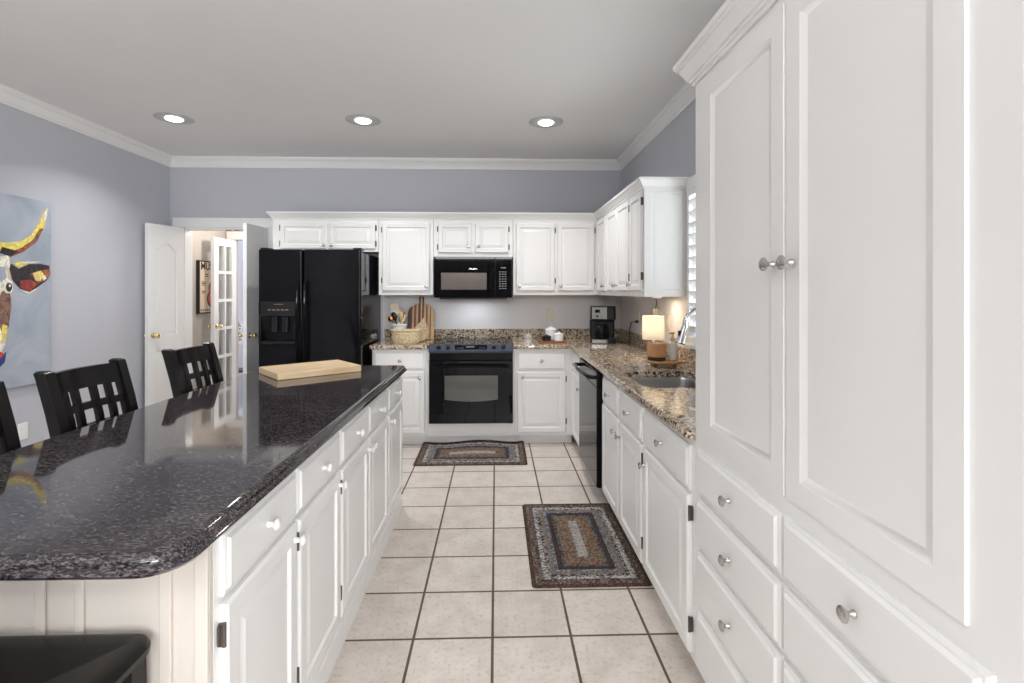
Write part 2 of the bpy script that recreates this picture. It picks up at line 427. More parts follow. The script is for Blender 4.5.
def place(me, name, parent=None, loc=(0, 0, 0), rot=(0, 0, 0)):
    o = bpy.data.objects.new(name, me); COL.objects.link(o); o.parent = parent; o.location = loc; o.rotation_euler = rot
    return o


def thing(name, label, cat, loc=(0, 0, 0), rz=0, group=None):
    o = bpy.data.objects.new(name, None); o.empty_display_size = .1; COL.objects.link(o); o.location = loc; o.rotation_euler = (0, 0, rz)
    return tag(o, label, cat, group)


def tag(o, label, cat, group=None):
    o['label'] = label; o['category'] = cat
    if group: o['group'] = group
    return o


def struct(o, label=None, cat=None):
    o['kind'] = 'structure'
    if label: o['label'] = label
    if cat: o['category'] = cat
    return o


def B(): return bmesh.new()


def bx(name, mat, parent, x0, x1, y0, y1, z0, z1, bev=.002, loc=(0, 0, 0), rot=(0, 0, 0)):
    bm = B(); box(bm, x0, x1, y0, y1, z0, z1, bev); return fin(bm, name, mat, parent, loc, rot)


# ------------------------------------------------------------------ room shell
XL, XR, YB, ZC = -3.27, 1.293, 5.245, 2.74
bm = B(); box(bm, -6, 3.2, -4.2, 10.2, -.1, 0); struct(fin(bm, 'floor', TILE), 'beige square ceramic tile floor with brown grout', 'floor')
bm = B(); box(bm, XL - .12, 3.1, -4.05, YB + .12, ZC, ZC + .1); struct(fin(bm, 'ceiling', CEIL), 'flat pale grey painted kitchen ceiling', 'ceiling')
struct(bx('wall_left', WALL, None, XL - .12, XL, -4.0, YB + .12, 0, ZC, 0), 'blue grey wall with the cow painting', 'wall')
XZ = lambda y0: Matrix(((1, 0, 0, 0), (0, 0, -1, y0), (0, 1, 0, 0), (0, 0, 0, 1)))      # outline (x,z) extruded towards -y
YZ = lambda x0: Matrix(((0, 0, 1, x0), (1, 0, 0, 0), (0, 1, 0, 0), (0, 0, 0, 1)))        # outline (y,z) extruded towards +x
rect = lambda a, b, c, d: [(a, c), (b, c), (b, d), (a, d)]
DX0, DX1, DZ = -3.135, -2.31, 2.035
bm = B(); slab(bm, [(XL, 0), (DX0, 0), (DX0, DZ), (DX1, DZ), (DX1, 0), (XR + .12, 0), (XR + .12, ZC), (XL, ZC)], [(0, -.12), (0, 0)], M=XZ(YB))
struct(fin(bm, 'wall_back', WALL), 'blue grey back wall above the cabinets and range', 'wall')
WY0, WY1, WZ0, WZ1 = 2.22, 3.315, 1.09, 2.03
bm = B(); slab(bm, [(-.35, 0), (YB, 0), (YB, ZC), (-.35, ZC)], [(0, 0), (0, .12)], [rect(WY0, WY1, WZ0, WZ1)[::-1]], M=YZ(XR))
struct(fin(bm, 'wall_right', WALL), 'blue grey wall with the window over the sink', 'wall')
struct(bx('wall_return', TRIM, None, .712, XR, -.35, .652, 0, ZC, 0), 'white wall end beside the tall cabinet', 'wall')
struct(bx('wall_family_room_side', WALL, None, 3.0, 3.1, -4.0, -.35, 0, ZC, 0))
struct(bx('wall_family_room_front', WALL, None, XR, 3.1, -.35, -.25, 0, ZC, 0))
struct(bx('wall_rear', REARW, None, XL, 3.1, -4.1, -4.0, 0, ZC, 0))
# backsplash zone: thin added board, wall colour lightened for the light under the cabinets
struct(bx('wall_backsplash_zone', SPLASHW, None, -1.15, XR - .004, YB - .004, YB - .0005, .92, 1.40, 0))
struct(bx('wall_backsplash_zone_right', SPLASHW, None, XR - .004, XR - .0005, 3.372, YB - .005, .92, 1.40, 0))
# hall beyond the double door and the room past it
HX, HY = -3.43, 6.60
struct(bx('wall_hall_left', HALLW, None, HX - .1, HX, YB + .12, HY, 0, 2.5, 0))
struct(bx('wall_hall_right', HALLW, None, -1.7, -1.6, YB + .12, 9.6, 0, 2.5, 0))
bm = B(); slab(bm, [(HX, 0), (-3.315, 0), (-3.315, 2.05), (-2.3, 2.05), (-2.3, 0), (-1.7, 0), (-1.7, 2.5), (HX, 2.5)], [(0, -.1), (0, 0)], M=XZ(HY)); struct(fin(bm, 'wall_hall_back', HALLW))
struct(bx('ceiling_hall', CEIL, None, HX - .1, -1.6, YB + .12, 9.7, 2.5, 2.6, 0))
struct(bx('wall_far_room', FARW, None, -4.6, -1.6, 9.6, 9.7, 0, 2.5, 0))
struct(bx('wall_far_room_left', FARW, None, -4.6, -4.5, HY + .1, 9.6, 0, 2.5, 0))
struct(bx('wall_far_room_front', FARW, None, -4.5, HX - .1, HY, HY + .1, 0, 2.5, 0))
bm = B()
for a, b in ((-3.405, -3.315), (-2.3, -2.19)): box(bm, a, b, HY - .02, HY - .001, 0, 2.05, .004)
box(bm, -3.405, -2.19, HY - .02, HY - .001, 2.05, 2.15, .004); struct(fin(bm, 'trim_1', TRIM), 'white door casing at the far end of the hall', 'door trim')

# crown mouldings (left, back, right) and the pale corner
CR = [(0, ZC - .098), (.010, ZC - .098), (.012, ZC - .084), (.018, ZC - .082), (.019, ZC - .074), (.026, ZC - .058), (.040, ZC - .036), (.056, ZC - .026), (.058, ZC - .018), (.066, ZC - .016), (.068, ZC - .0005), (0, ZC - .0005)]
bm = B(); sweep(bm, [(XR - .0005, -.24), (XR - .0005, YB - .0005), (XL + .0005, YB - .0005), (XL + .0005, -3.99)], CR); struct(fin(bm, 'trim_2', TRIM, ang=25), 'white crown moulding around the kitchen ceiling', 'crown moulding')
bm = B()
for a, b, c, d in ((XL, DX0 - .1, 0, 0), ): sweep(bm, [(DX0 - .11, YB - .0005), (XL + .0005, YB - .0005), (XL + .0005, -3.99)], [(0, 0), (.014, 0), (.014, .085), (.008, .10), (0, .10)])
struct(fin(bm, 'baseboard_left', TRIM))
# double-door casing with the two roller-catch plates
tr = bx('trim_3', TRIM, None, DX0 - .10, DX0 - .001, YB - .02, YB - .001, 0, DZ, .004); struct(tr, 'white casing around the double doors to the hall', 'door trim')
bx('casing_head', TRIM, tr, DX0 - .10, DX1 + .10, YB - .021, YB - .001, DZ + .001, DZ + .10, .004)
bx('casing_side', TRIM, tr, DX1 + .001, DX1 + .10, YB - .02, YB - .001, 0, DZ, .004)
bm = B(); box(bm, DX0, DX0 + .015, YB - .001, YB + .12, 0, DZ); box(bm, DX1 - .015, DX1, YB - .001, YB + .12, 0, DZ); box(bm, DX0, DX1, YB - .001, YB + .12, DZ - .015, DZ); fin(bm, 'jamb', TRIM, tr)
for x in (-2.72, -2.64): bx('catch_plate', LATCH, tr, x - .025, x + .025, YB + .04, YB + .07, DZ - .019, DZ - .0155, .001)


def knob_mesh(name, prof, mat, seg=20):
    bm = B(); lathe(bm, prof, seg, Matrix.Rotation(R(90), 4, 'X')); bmesh.ops.recalc_face_normals(bm, faces=bm.faces)
    me = bpy.data.meshes.new(name); bm.to_mesh(me); bm.free(); me.materials.append(mat)
    me.polygons.foreach_set('use_smooth', [True] * len(me.polygons)); me.set_sharp_from_angle(angle=R(50)); return me


KN = knob_mesh('nickel_knob', [(.008, 0), (.008, .003), (.0055, .006), (.0055, .014), (.011, .018), (.0155, .022), (.0155, .025), (.011, .0285), (.004, .030)], NICKEL)
KW = knob_mesh('white_knob', [(.010, 0), (.008, .004), (.007, .013), (.012, .018), (.016, .023), (.015, .026), (.011, .030), (.004, .032)], WHITE)
KB = knob_mesh('brass_door_knob', [(.026, 0), (.026, .004), (.011, .010), (.009, .030), (.016, .036), (.025, .046), (.025, .056), (.016, .064), (.005, .066)], BRASS)
bm = B(); box(bm, -.004, .004, -.012, 0, -.026, .026, .001); box(bm, -.008, .008, -.005, 0, -.022, .022, .001); tube(bm, [(0, -.012, -.027), (0, -.012, .027)], .0045, 8)
bmesh.ops.recalc_face_normals(bm, faces=bm.faces); HINGE = bpy.data.meshes.new('hinge'); bm.to_mesh(HINGE); bm.free(); HINGE.materials.append(BRONZE)

DOOR_R = lambda fw: [(0, 0), (0, -.012), (.003, -.0165), (.008, -.019), (fw, -.019), (fw + .004, -.0092), (fw + .009, -.009), (fw + .036, -.0165), (fw + .038, -.0172)]
DRAW_R = [(0, 0), (0, -.009), (.005, -.0115), (.010, -.012), (.0165, -.0185), (.020, -.019)]


def panel(bm, x0, x1, z0, z1, rings):
    loops(bm, [[(x0 + d, y, z0 + d), (x1 - d, y, z0 + d), (x1 - d, y, z1 - d), (x0 + d, y, z1 - d)] for d, y in rings])


def front(parent, kind, x0, x1, z0, z1, knob=None, hinge=None, km=None, fw=.05, label=None):
    """a raised-panel door or a drawer front with its knob and hinges, standing on the face plane y=0"""
    bm = B(); panel(bm, x0, x1, z0, z1, DOOR_R(fw) if kind == 'door' else DRAW_R)
    o = fin(bm, kind, WHITE, parent, (0, -.0005, 0), ang=20)
    if knob: place(km or KN, 'knob', o, (knob[0], -.0195, knob[1]))
    if hinge is not None:
        hx = x0 - .003 if hinge < 0 else x1 + .003
        for z in (z0 + min(.10, (z1 - z0) * .2), z1 - min(.066, (z1 - z0) * .2)): place(HINGE, 'hinge', o, (hx, -.001, z))
    return o


def cabinet(name, label, loc, rz, w_, depth, z0, z1, fronts, toe=0, group=None, km=None, low=None):
    """body with a toe kick; local x along its width, the face at y=0 looking to -y"""
    t = thing(name, label, 'cabinet', loc, rz, group)
    bm = B(); g = .0008
    if toe: prof = [(0, toe), (0, z1), (depth, z1), (depth, 0), (.072, 0), (.072, toe)]
    if low: prof[2:3] = [(.02, z1), (.02, low), (depth, low)]
    if not toe: prof = [(0, z0), (0, z1), (depth, z1), (depth, z0)]
    loops(bm, [[(x, y, z) for y, z in prof] for x in (g, w_ - g)])
    fin(bm, 'body', WHITE, t)
    for f in fronts: front(t, *f[:5], knob=f[5] if len(f) > 5 else None, hinge=f[6] if len(f) > 6 else None, km=km, fw=f[7] if len(f) > 7 else .05)
    return t


# ------------------------------------------------------------------ wall cabinets (back wall, then right wall)
UF, UZ0, UZ1 = 4.93, 1.362, 2.10
UD = YB - .006 - UF
ug = 'white wall cabinets'
def U(name, label, xa, xb, fr, z0=UZ0): return cabinet(name, label, (xa, UF, 0), 0, xb - xa, UD, z0, UZ1, [(k, a - xa, b - xa, c, d, (kx - xa, kz), h, .04) for k, a, b, c, d, kx, kz, h in fr], group=ug)
U('wall_cabinet', 'white two-door wall cabinet above the black refrigerator', -2.117, -1.122, [('door', -2.045, -1.602, 1.80, 2.05, -1.63, 1.835, -1), ('door', -1.585, -1.150, 1.80, 2.05, -1.555, 1.835, 1)], 1.775)
U('wall_cabinet', 'white single-door wall cabinet between refrigerator and microwave', -1.120, -.601, [('door', -1.085, -.632, 1.40, 2.05, -.665, 1.445, -1)])
U('wall_cabinet', 'short white two-door wall cabinet above the microwave', -.599, .163, [('door', -.553, -.232, 1.765, 2.05, -.265, 1.825, -1), ('door', -.200, .120, 1.765, 2.05, -.165, 1.825, 1)], 1.727)
U('wall_cabinet', 'white two-door wall cabinet to the right of the microwave', .165, .982, [('door', .192, .566, 1.40, 2.05, .222, 1.445, 1), ('door', .590, .952, 1.40, 2.05, .62, 1.445, 1)])
RF, REND = .985, 3.38
RD = XR - .006 - RF
def UR(label, ya, yb, fr): return cabinet('wall_cabinet', label, (RF, ya, 0), R(-90), ya - yb, RD, UZ0, UZ1, [(k, ya - a, ya - b, 1.40, 2.068, (ya - kx, 1.445), h, .04) for k, a, b, kx, h in fr], group=ug)
UR('narrow white single-door wall cabinet in the corner of the right wall', 4.925, 4.50, [('door', 4.87, 4.525, 4.56, -1)])
UR('white two-door wall cabinet in the middle of the right wall', 4.498, 3.70, [('door', 4.465, 4.10, 4.13, -1), ('door', 4.082, 3.718, 4.05, 1)])
ue = UR('white single-door wall cabinet at the window end of the right wall', 3.698, REND, [('door', 3.684, 3.398, 3.655, 1)])
bm = B(); panel(bm, RD - .30, RD - .004, 1.362, 2.10, [(0, 0), (0, -.004), (.045, -.004), (.050, .0005), (.056, .0005), (.085, -.003)])
fin(bm, 'end_panel', WHITE, ue, (3.698 - REND - .0005, 0, 0), (0, 0, R(90)), ang=20)
ue.children[-1].location = (3.698 - REND + .0, 0, 0)
# the moulding that runs over all of them
CC = [(0, 2.086), (.008, 2.086), (.010, 2.098), (.016, 2.101), (.036, 2.131), (.042, 2.134), (.045, 2.150), (0, 2.150)]
bm = B(); sweep(bm, [(XR - .006, REND - .005), (RF - .001, REND - .005), (RF - .001, UF - .001), (-2.118, UF - .001), (-2.118, YB - .006)], [(a, z) for a, z in CC])
tag(fin(bm, 'cabinet_crown_moulding', WHITE, ang=25), 'white moulding along the tops of the wall cabinets', 'moulding')
for o in (bpy.data.objects['cabinet_crown_moulding'],): pass

# ------------------------------------------------------------------ base cabinets
BF, BZ = 4.64, .877
BD = YB - .006 - BF
bgp = 'white base cabinets'
def Bk(label, xa, xb, fr): return cabinet('base_cabinet', label, (xa, BF, 0), 0, xb - xa, BD, 0, BZ, [(k, a - xa, b - xa, c, d, (kx - xa, kz), h, .045) for k, a, b, c, d, kx, kz, h in fr], toe=.09, group=bgp)
Bk('white base cabinet with drawer between refrigerator and oven', -1.112, -.616, [('drawer', -1.095, -.641, .692, .862, -.86, .775, None), ('door', -1.095, -.641, .12, .676, -.685, .62, -1)])
Bk('white base cabinet with drawer to the right of the oven', .166, .699, [('drawer', .193, .632, .685, .850, .41, .77, None), ('door', .193, .632, .12, .668, .235, .625, 1)])
rb = thing('range_plinth', 'white panel under the oven down to the floor', 'panel', (-.615, BF, 0))
bm = B(); loops(bm, [[(x, y, z) for y, z in [(0, .09), (0, .205), (BD, .205), (BD, 0), (.072, 0), (.072, .09)]] for x in (.001, .780)]); fin(bm, 'body', WHITE, rb)
for a, b in ((.0015, .0125), (.7695, .7795)): bx('filler_strip', WHITE, rb, a, b, 0, .02, .2055, BZ, 0)

SF = .70; SDp = XR - .006 - SF
def Rt(label, ya, yb, fr, **k): return cabinet('base_cabinet', label, (SF, ya, 0), R(-90), ya - yb, SDp, 0, BZ, [(kk, ya - a, ya - b, c, d, (ya - kx, kz), h, .05) for kk, a, b, c, d, kx, kz, h in fr], toe=.09, group=bgp, **k)
Rt('narrow white base cabinet between the corner and the dishwasher', 4.638, 4.045, [('drawer', 4.585, 4.075, .70, .85, 4.33, .775, None), ('door', 4.585, 4.075, .115, .682, 4.14, .60, -1)])
Rt('white sink base cabinet with two doors and two drawer fronts', 3.325, 2.382, [('drawer', 3.275, 2.862, .692, .85, 3.07, .772, None), ('drawer', 2.824, 2.392, .692, .85, 2.61, .772, None),
    ('door', 3.275, 2.862, .115, .676, 2.90, .60, -1), ('door', 2.824, 2.392, .115, .676, 2.79, .60, 1)], low=.66)
Rt('white base cabinet with one wide drawer beside the tall cabinet', 2.380, 1.777, [('drawer', 2.358, 1.803, .692, .85, 2.085, .775, None), ('door', 2.358, 1.803, .115, .676, 2.325, .60, 1)])

# tall pantry cabinet
PY0, PY1 = 1.775, .658
pt = thing('tall_cabinet', 'tall white pantry cabinet with two long doors above drawers', 'cabinet', (SF, PY0, 0), R(-90))
pw = PY0 - PY1
bm = B(); loops(bm, [[(x, y, z) for y, z in [(0, .09), (0, 2.135), (SDp, 2.135), (SDp, 0), (.072, 0), (.072, .09)]] for x in (0, pw)]); fin(bm, 'body', WHITE, pt)
px_ = lambda y: PY0 - y
for a, b, k, h in ((1.690, 1.213, 1.245, -1), (1.203, .735, 1.165, 1)):
    bm = B(); panel(bm, px_(a), px_(b), .905, 2.095, [(0, 0), (0, -.005), (.0015, -.007), (.056, -.007), (.0565, -.0062), (.074, -.0008), (.078, -.0006)])
    d = fin(bm, 'door', WHITE, pt, (0, -.0005, 0), ang=20); place(KN, 'knob', d, (px_(k), -.014, 1.466)); d.children[0].scale = (1.1,) * 3
for a, b in ((1.727, 1.220), (1.208, .694)):
    for z0, z1 in ((.712, .862), (.533, .694), (.330, .515), (.115, .312)):
        d = front(pt, 'drawer', px_(a), px_(b), z0, z1, knob=(px_((a + b) / 2), (z0 + z1) / 2))
PC = [(0, 2.120), (.008, 2.120), (.010, 2.130), (.016, 2.132), (.017, 2.140), (.024, 2.143), (.028, 2.152), (.044, 2.180), (.050, 2.183), (.052, 2.190), (.058, 2.193), (.060, 2.208), (0, 2.208)]
bm = B(); sweep(bm, [(pw - .001, .001), (0, -.0005), (-.0005, SDp)][::-1], PC) if False else sweep(bm, [(pw - .001, -.0005), (-.0005, -.0005), (-.0005, SDp)], [(a, z) for a, z in PC])
fin(bm, 'crown_moulding', WHITE, pt, ang=25)

# ------------------------------------------------------------------ worktops
CT, CB = .914, .878
EDGE = [(.004, CB), (0, CB + .006), (0, CT - .010), (.003, CT - .003), (.010, CT)]
cw = thing('countertop', 'brown speckled granite worktop running round the sink corner', 'countertop', (0, 0, 0))
fx, fy = .665, 4.605
arc = [(fx + .035 - .035 * math.cos(R(a)), 1.7765 + .035 - .035 * math.sin(R(a))) for a in (0, 22, 45, 68, 90)]
out = [(.158, fy)] + [(fx - .0, fy)] + arc + [(XR - .006, 1.7765), (XR - .006, YB - .006), (.158, YB - .006)]
SX0, SX1, SY0, SY1 = .752, 1.165, 2.545, 3.06
bm = B(); slab(bm, out, EDGE + [(.012, CT)], [rrect(SX0, SX1, SY0, SY1, .07)[::-1]]); fin(bm, 'slab', GRAN, cw, ang=30)
bm = B(); box(bm, .158, XR - .027, YB - .026, YB - .0065, CT + .0005, CT + .10, .003); fin(bm, 'backsplash', GRAN, cw)
bm = B(); box(bm, XR - .026, XR - .0065, 1.78, YB - .0065, CT + .0005, CT + .10, .003); fin(bm, 'backsplash', GRAN, cw)
cl = thing('countertop', 'short brown granite worktop between refrigerator and oven', 'countertop', (0, 0, 0))
bm = B(); slab(bm, [(-1.128, fy), (-.606, fy), (-.606, YB - .006), (-1.128, YB - .006)], EDGE); fin(bm, 'slab', GRAN, cl, ang=30)
bm = B(); box(bm, -1.128, .1565, YB - .026, YB - .0065, CT + .0005, CT + .10, .003); fin(bm, 'backsplash', GRAN, cl)

# sink
sk = thing('sink', 'stainless steel undermount sink in the brown granite worktop', 'sink', ((SX0 + SX1) / 2, (SY0 + SY1) / 2, 0))
hx, hy = (SX1 - SX0) / 2 + .004, (SY1 - SY0) / 2 + .004
bm = B(); ls = []
for d, z in ((-.012, CB - .001), (0, CB - .001), (.004, CB - .02), (.010, .72), (.03, .695), (.055, .690)):
    ls.append([(x, y, z) for x, y in offset(rrect(-hx, hx, -hy, hy, .07), d)])
loops(bm, ls, False, True)
fin(bm, 'basin', STEEL, sk); bm = B(); lathe(bm, [(.045, .6905), (.045, .693), (.03, .692), (.028, .688)], 20); fin(bm, 'drain', CHROME, sk)
fc = thing('faucet', 'chrome gooseneck pull-down faucet behind the sink', 'faucet', (1.215, 2.76, CT))
bm = B(); lathe(bm, [(.028, 0.0005), (.028, .012), (.020, .018), (.018, .09), (.015, .10)], 20); fin(bm, 'base', CHROME, fc)
pts = [(0, 0, .09), (0, 0, .30)] + [(-.093 + .093 * math.cos(R(a)), 0, .30 + .093 * math.sin(R(a))) for a in range(12, 181, 12)]
bm = B(); tube(bm, pts, .0125, 12); fin(bm, 'spout', CHROME, fc)
bm = B(); tube(bm, [(-.185, 0, .303), (-.189, 0, .285), (-.203, 0, .235), (-.211, 0, .207), (-.2125, 0, .202)], [.0135, .017, .021, .028, .027], 14); h = fin(bm, 'spray_head', CHROME, fc)
bm = B(); tube(bm, [(-.2124, 0, .2022), (-.2135, 0, .199)], .0255, 14); box(bm, -.2225, -.205, -.011, .011, .225, .270, .004); fin(bm, 'spray_face', BLACKP, h)
bm = B(); tube(bm, [(0, -.018, .06), (0, -.05, .07), (0, -.10, .10)], [.009, .008, .006], 10); fin(bm, 'lever', CHROME, fc)

# ------------------------------------------------------------------ island
IX0, IX1, IY0, IY1 = -1.50, -.580, .945, 3.40
it = thing('island_countertop', 'large dark polished granite top of the kitchen island', 'countertop')
IE = [(.030, .868), (.020, .870), (.007, .876), (0, .884), (.001, .890), (.006, .894), (.011, .8955), (.011, .899), (.013, .906), (.019, .912), (.028, .914)]
bm = B(); slab(bm, rrect4(IX0, IX1, IY0, IY1, (.085, .045, .045, .085), 8), IE); fin(bm, 'slab', DGRAN, it, ang=40)
bnd = [1.142, 1.578, 2.016, 2.454, 2.892, 3.332]; IF = -.62; IZ = .867
def Isl(label, y0, y1, cols):
    t = cabinet('island_cabinet', label, (IF, y0, 0), R(90), y1 - y0, .46, 0, IZ, [], group='white island cabinets')
    for a, b, k, h in cols:
        front(t, 'drawer', a - y0, b - y0, .715, .856, knob=((a + b) / 2 - y0, .785), km=KW)
        front(t, 'door', a - y0, b - y0, .118, .698, knob=(k - y0, .655), hinge=h, km=KW)
    bm = B(); sweep(bm, [(.0, -.0005), (y1 - y0, -.0005)], [(0, 0.0005), (-.016, .0005), (-.016, .075), (-.008, .088), (0, .090)]); fin(bm, 'base_moulding', WHITE, t)
    return t
Isl('white island cabinet with one door, nearest the camera end', 1.145, 1.582, [(1.166, 1.572, 1.55, -1)])
Isl('white island cabinet with one door, second from the near end', 1.584, 2.018, [(1.592, 2.008, 1.985, -1)])
Isl('white island cabinet with two doors meeting in the middle', 2.020, 2.895, [(2.028, 2.448, 2.425, -1), (2.460, 2.885, 2.485, 1)])
Isl('white island cabinet with one door at the far end', 2.897, 3.332, [(2.907, 3.318, 2.94, 1)])
# near-end boarded panel with battens, and the back panel under the overhang
ep = thing('island_end_panel', 'cream boarded panel closing the near end of the island', 'panel', (0, 1.1435, 0))
bm = B(); box(bm, -1.101, -.6205, -.012, 0, .002, IZ, .002); fin(bm, 'board', PANEL, ep)
for x, wd in ((-.636, .030), (-.712, .026), (-.893, .020), (-.975, .022), (-1.088, .024)): bx('batten', PANEL, ep, x - wd / 2, x + wd / 2, -.021, -.0125, .003, IZ - .001, .004)
bk = thing('island_back_panel', 'cream boarded panel on the seating side of the island', 'panel', (-1.0815, 0, 0))
bm = B(); box(bm, -.012, 0, 1.1445, 3.332, .002, IZ, .002)
fin(bm, 'board', PANEL, bk)
for y in (1.5, 1.95, 2.4, 2.85, 3.28): bx('batten', PANEL, bk, -.021, -.0125, y - .012, y + .012, .003, IZ - .001, .004)

# cutting board lying on the island
bm = B(); slab(bm, rrect(-.242, .242, -.172, .172, .008, 3), [(.003, .0005), (0, .003), (0, .035), (.003, .038)])
tag(fin(bm, 'cutting_board', MAPLE, None, (-1.108, 3.097, CT), (0, 0, R(40.1))), 'thick pale maple cutting board lying on the dark island top', 'cutting board')

# ------------------------------------------------------------------ appliances
fr = thing('refrigerator', 'black glossy side-by-side refrigerator with water dispenser', 'refrigerator', (-1.5895, 4.42, 0))
bm = B(); box(bm, -.424, .424, .085, .80, .02, 1.735, .006); box(bm, -.42, .42, .10, .78, .0, .03); fin(bm, 'body', BLACKG, fr)
bx('toe_grille', BLACKP, fr, -.42, .42, .05, .084, .01, .075, .004)
def fdoor(x0, x1, hole=None):
    bm = B()
    pr = rrect(x0, x1, 0, .075, .018, 5)
    if hole is None:
        slab(bm, pr, [(.006, .085), (0, .091), (0, 1.749), (.006, 1.755)])
    else:
        a, b, c, d = hole
        slab(bm, pr, [(.006, .085), (0, .091), (0, c)]); slab(bm, pr, [(0, d), (0, 1.749), (.006, 1.755)])
        slab(bm, rrect(x0, a, 0, .075, .012, 5), [(0, c), (0, d)]); slab(bm, rrect(b, x1, 0, .075, .012, 5), [(0, c), (0, d)])
        box(bm, a, b, .060, .074, c, d)
    return fin(bm, 'door', BLACKG, fr)
dl = fdoor(-.4335, -.0625, (-.405, -.118, .965, 1.305)); dr = fdoor(-.0555, .4335)
def fhandle(x, par):
    bm = B(); pts = []
    for k in range(17):
        u = k / 16; z = .70 + .80 * u
        pts.append((x, -.012 - .042 * math.sin(math.pi * u) ** .5 if 0 < u < 1 else -.002, z))
    tube(bm, pts, [.012] + [.014] * 15 + [.012], 10); fin(bm, 'handle', BLACKG, par)
fhandle(-.090, dl); fhandle(-.026, dr)
dp = bx('dispenser', BLACKP, dl, -.412, -.111, -.004, .004, 1.185, 1.310, .006)
bm = B()
for k in range(5): box(bm, -.35 + k * .037, -.325 + k * .037, -.0062, -.0042, 1.235, 1.243, .0008)
box(bm, -.30, -.22, -.0062, -.0042, 1.285, 1.289); 
ob = bpy.data.objects.new('button_row', None)
fin(bm, 'button_row', coat('dim_label_print', (.30, .22, .15), .5), dp); bpy.data.objects.remove(ob)
bm = B(); box(bm, -.404, -.119, .004, .058, .966, .972); box(bm, -.408, -.115, -.012, .02, .950, .972, .004); fin(bm, 'drip_tray', BLACKP, dl)
bm = B(); box(bm, -.33, -.285, .02, .05, 1.05, 1.18, .005); box(bm, -.24, -.195, .02, .05, 1.05, 1.18, .005); fin(bm, 'lever', BLACKP, dl)
bm = B(); box(bm, -.43, -.36, .03, .14, 1.756, 1.772, .004); fin(bm, 'hinge_cover', BLACKP, fr)
bx('hinge_cover', BLACKP, fr, .36, .43, .03, .14, 1.756, 1.772, .004)

mw = thing('microwave', 'black over-range microwave with dark window and keypad', 'microwave', (-.2165, 4.85, 1.335))
W2 = .3685
bm = B(); box(bm, -W2, W2, .035, .385, .0, .388, .003); box(bm, -W2 + .05, W2 - .05, .03, .36, -.014, 0, .003); fin(bm, 'body', BLACKP, mw)
bm = B(); slab(bm, rect(-W2, .205, .002, .388), [(0, 0), (0, .030), (.004, .034)], [rect(-.302, .128, .078, .238)[::-1]], M=XZ(.0345) @ Matrix.Translation((0, 0, 0)))
md = fin(bm, 'door', BLACKGL, mw)
bx('window', MICROWIN, md, -.302, .128, .004, .012, .078, .238, 0)
bm = B(); box(bm, -.035, .035, -.0008, .0005, .270, .277); fin(bm, 'emblem_strip', NICKEL, md)
bm = B(); pts = [(.165, -.001, .06), (.165, -.030, .085), (.165, -.034, .19), (.165, -.030, .31), (.165, -.001, .335)]; tube(bm, pts, .011, 10); fin(bm, 'handle', BLACKG, md)
cp = bx('control_panel', BLACKGL, mw, .208, W2, 0, .0345, .002, .388, .003)
bm = B()
for r in range(8):
    for c in range(3): box(bm, .246 + c * .026, .262 + c * .026, -.001, .0005, .085 + r * .0225, .092 + r * .0225)
fin(bm, 'keypad', coat('keypad_grey_print', (.32, .32, .33), .5), cp)
bm = B(); box(bm, .262, .312, -.001, .0005, .280, .290); fin(bm, 'display', coat('display_grey', (.12, .13, .12), .3), cp)

rg = thing('oven_range', 'black slide-in electric range with oven window', 'oven', (-.2245, 4.60, 0))
W2 = .374
bm = B(); box(bm, -W2, W2, .045, .60, .2065, .905, .003); fin(bm, 'body', BLACKP, rg)
bm = B(); box(bm, -W2 - .0055, W2 + .0055, .035, .615, .9155, .924, .003)
for x, y, r in ((-.19, .19, .10), (.19, .19, .085), (-.19, .45, .085), (.19, .45, .10)):
    pass
ck = fin(bm, 'cooktop', BLACKGL, rg)
bm = B()
for x, y, r in ((-.19, .20, .10), (.19, .20, .085), (-.19, .46, .085), (.19, .46, .10)): tube(bm, [(x + r * math.cos(R(a)), y + r * math.sin(R(a)), .9243) for a in range(0, 361, 12)], .0012, 4, False)
fin(bm, 'burner_ring', coat('burner_print', (.12, .12, .12), .3), ck)
bm = B(); loops(bm, [[(x, y, z) for y, z in ((-.002, .862), (.028, .9235), (.046, .9235), (.046, .845), (.004, .845))] for x in (-W2 - .004, W2 + .004)]); pnl = fin(bm, 'control_panel', RANGEP, rg)
Mp = Matrix.Translation((0, .013, .893)) @ Matrix.Rotation(R(-26), 4, 'X')
bm = B(); box(bm, -.145, .145, -.0032, .002, -.020, .022, .001, M=Mp); dsp = fin(bm, 'display', BLACKGL, pnl)
bm = B(); box(bm, -.045, .03, -.0042, -.0034, -.004, .012, M=Mp)
for k in range(3): box(bm, -.12 + k * .02, -.108 + k * .02, -.0042, -.0034, -.010, -.004, M=Mp); box(bm, .075 + k * .02, .087 + k * .02, -.0042, -.0034, -.010, -.004, M=Mp)
fin(bm, 'readout', coat('dim_green_readout', (.10, .13, .12), .4), dsp)
for x in (-.29, -.205, .205, .29):
    bm = B(); lathe(bm, [(.021, 0), (.021, .003), (.017, .005), (.015, .020), (.012, .022)], 18, Mp @ Matrix.Translation((x, -.0025, 0)) @ Matrix.Rotation(R(90), 4, 'X')); fin(bm, 'knob', BLACKP, pnl)
bm = B(); slab(bm, rect(-W2 - .003, W2 + .003, .2085, .775), [(0, 0), (0, .034), (.004, .040)], M=XZ(.043)); od = fin(bm, 'oven_door', BLACKGL, rg)
win = [(-.236, .640), (-.236, .425)] + [(-.236 + .478 * k / 12, .425 - .018 * math.sin(math.pi * k / 12)) for k in range(1, 12)] + [(.242, .425), (.242, .640)]
bm = B(); slab(bm, win, [(0, .0002), (.002, .0012)], M=XZ(.003)); fin(bm, 'window', OVENWIN, od)
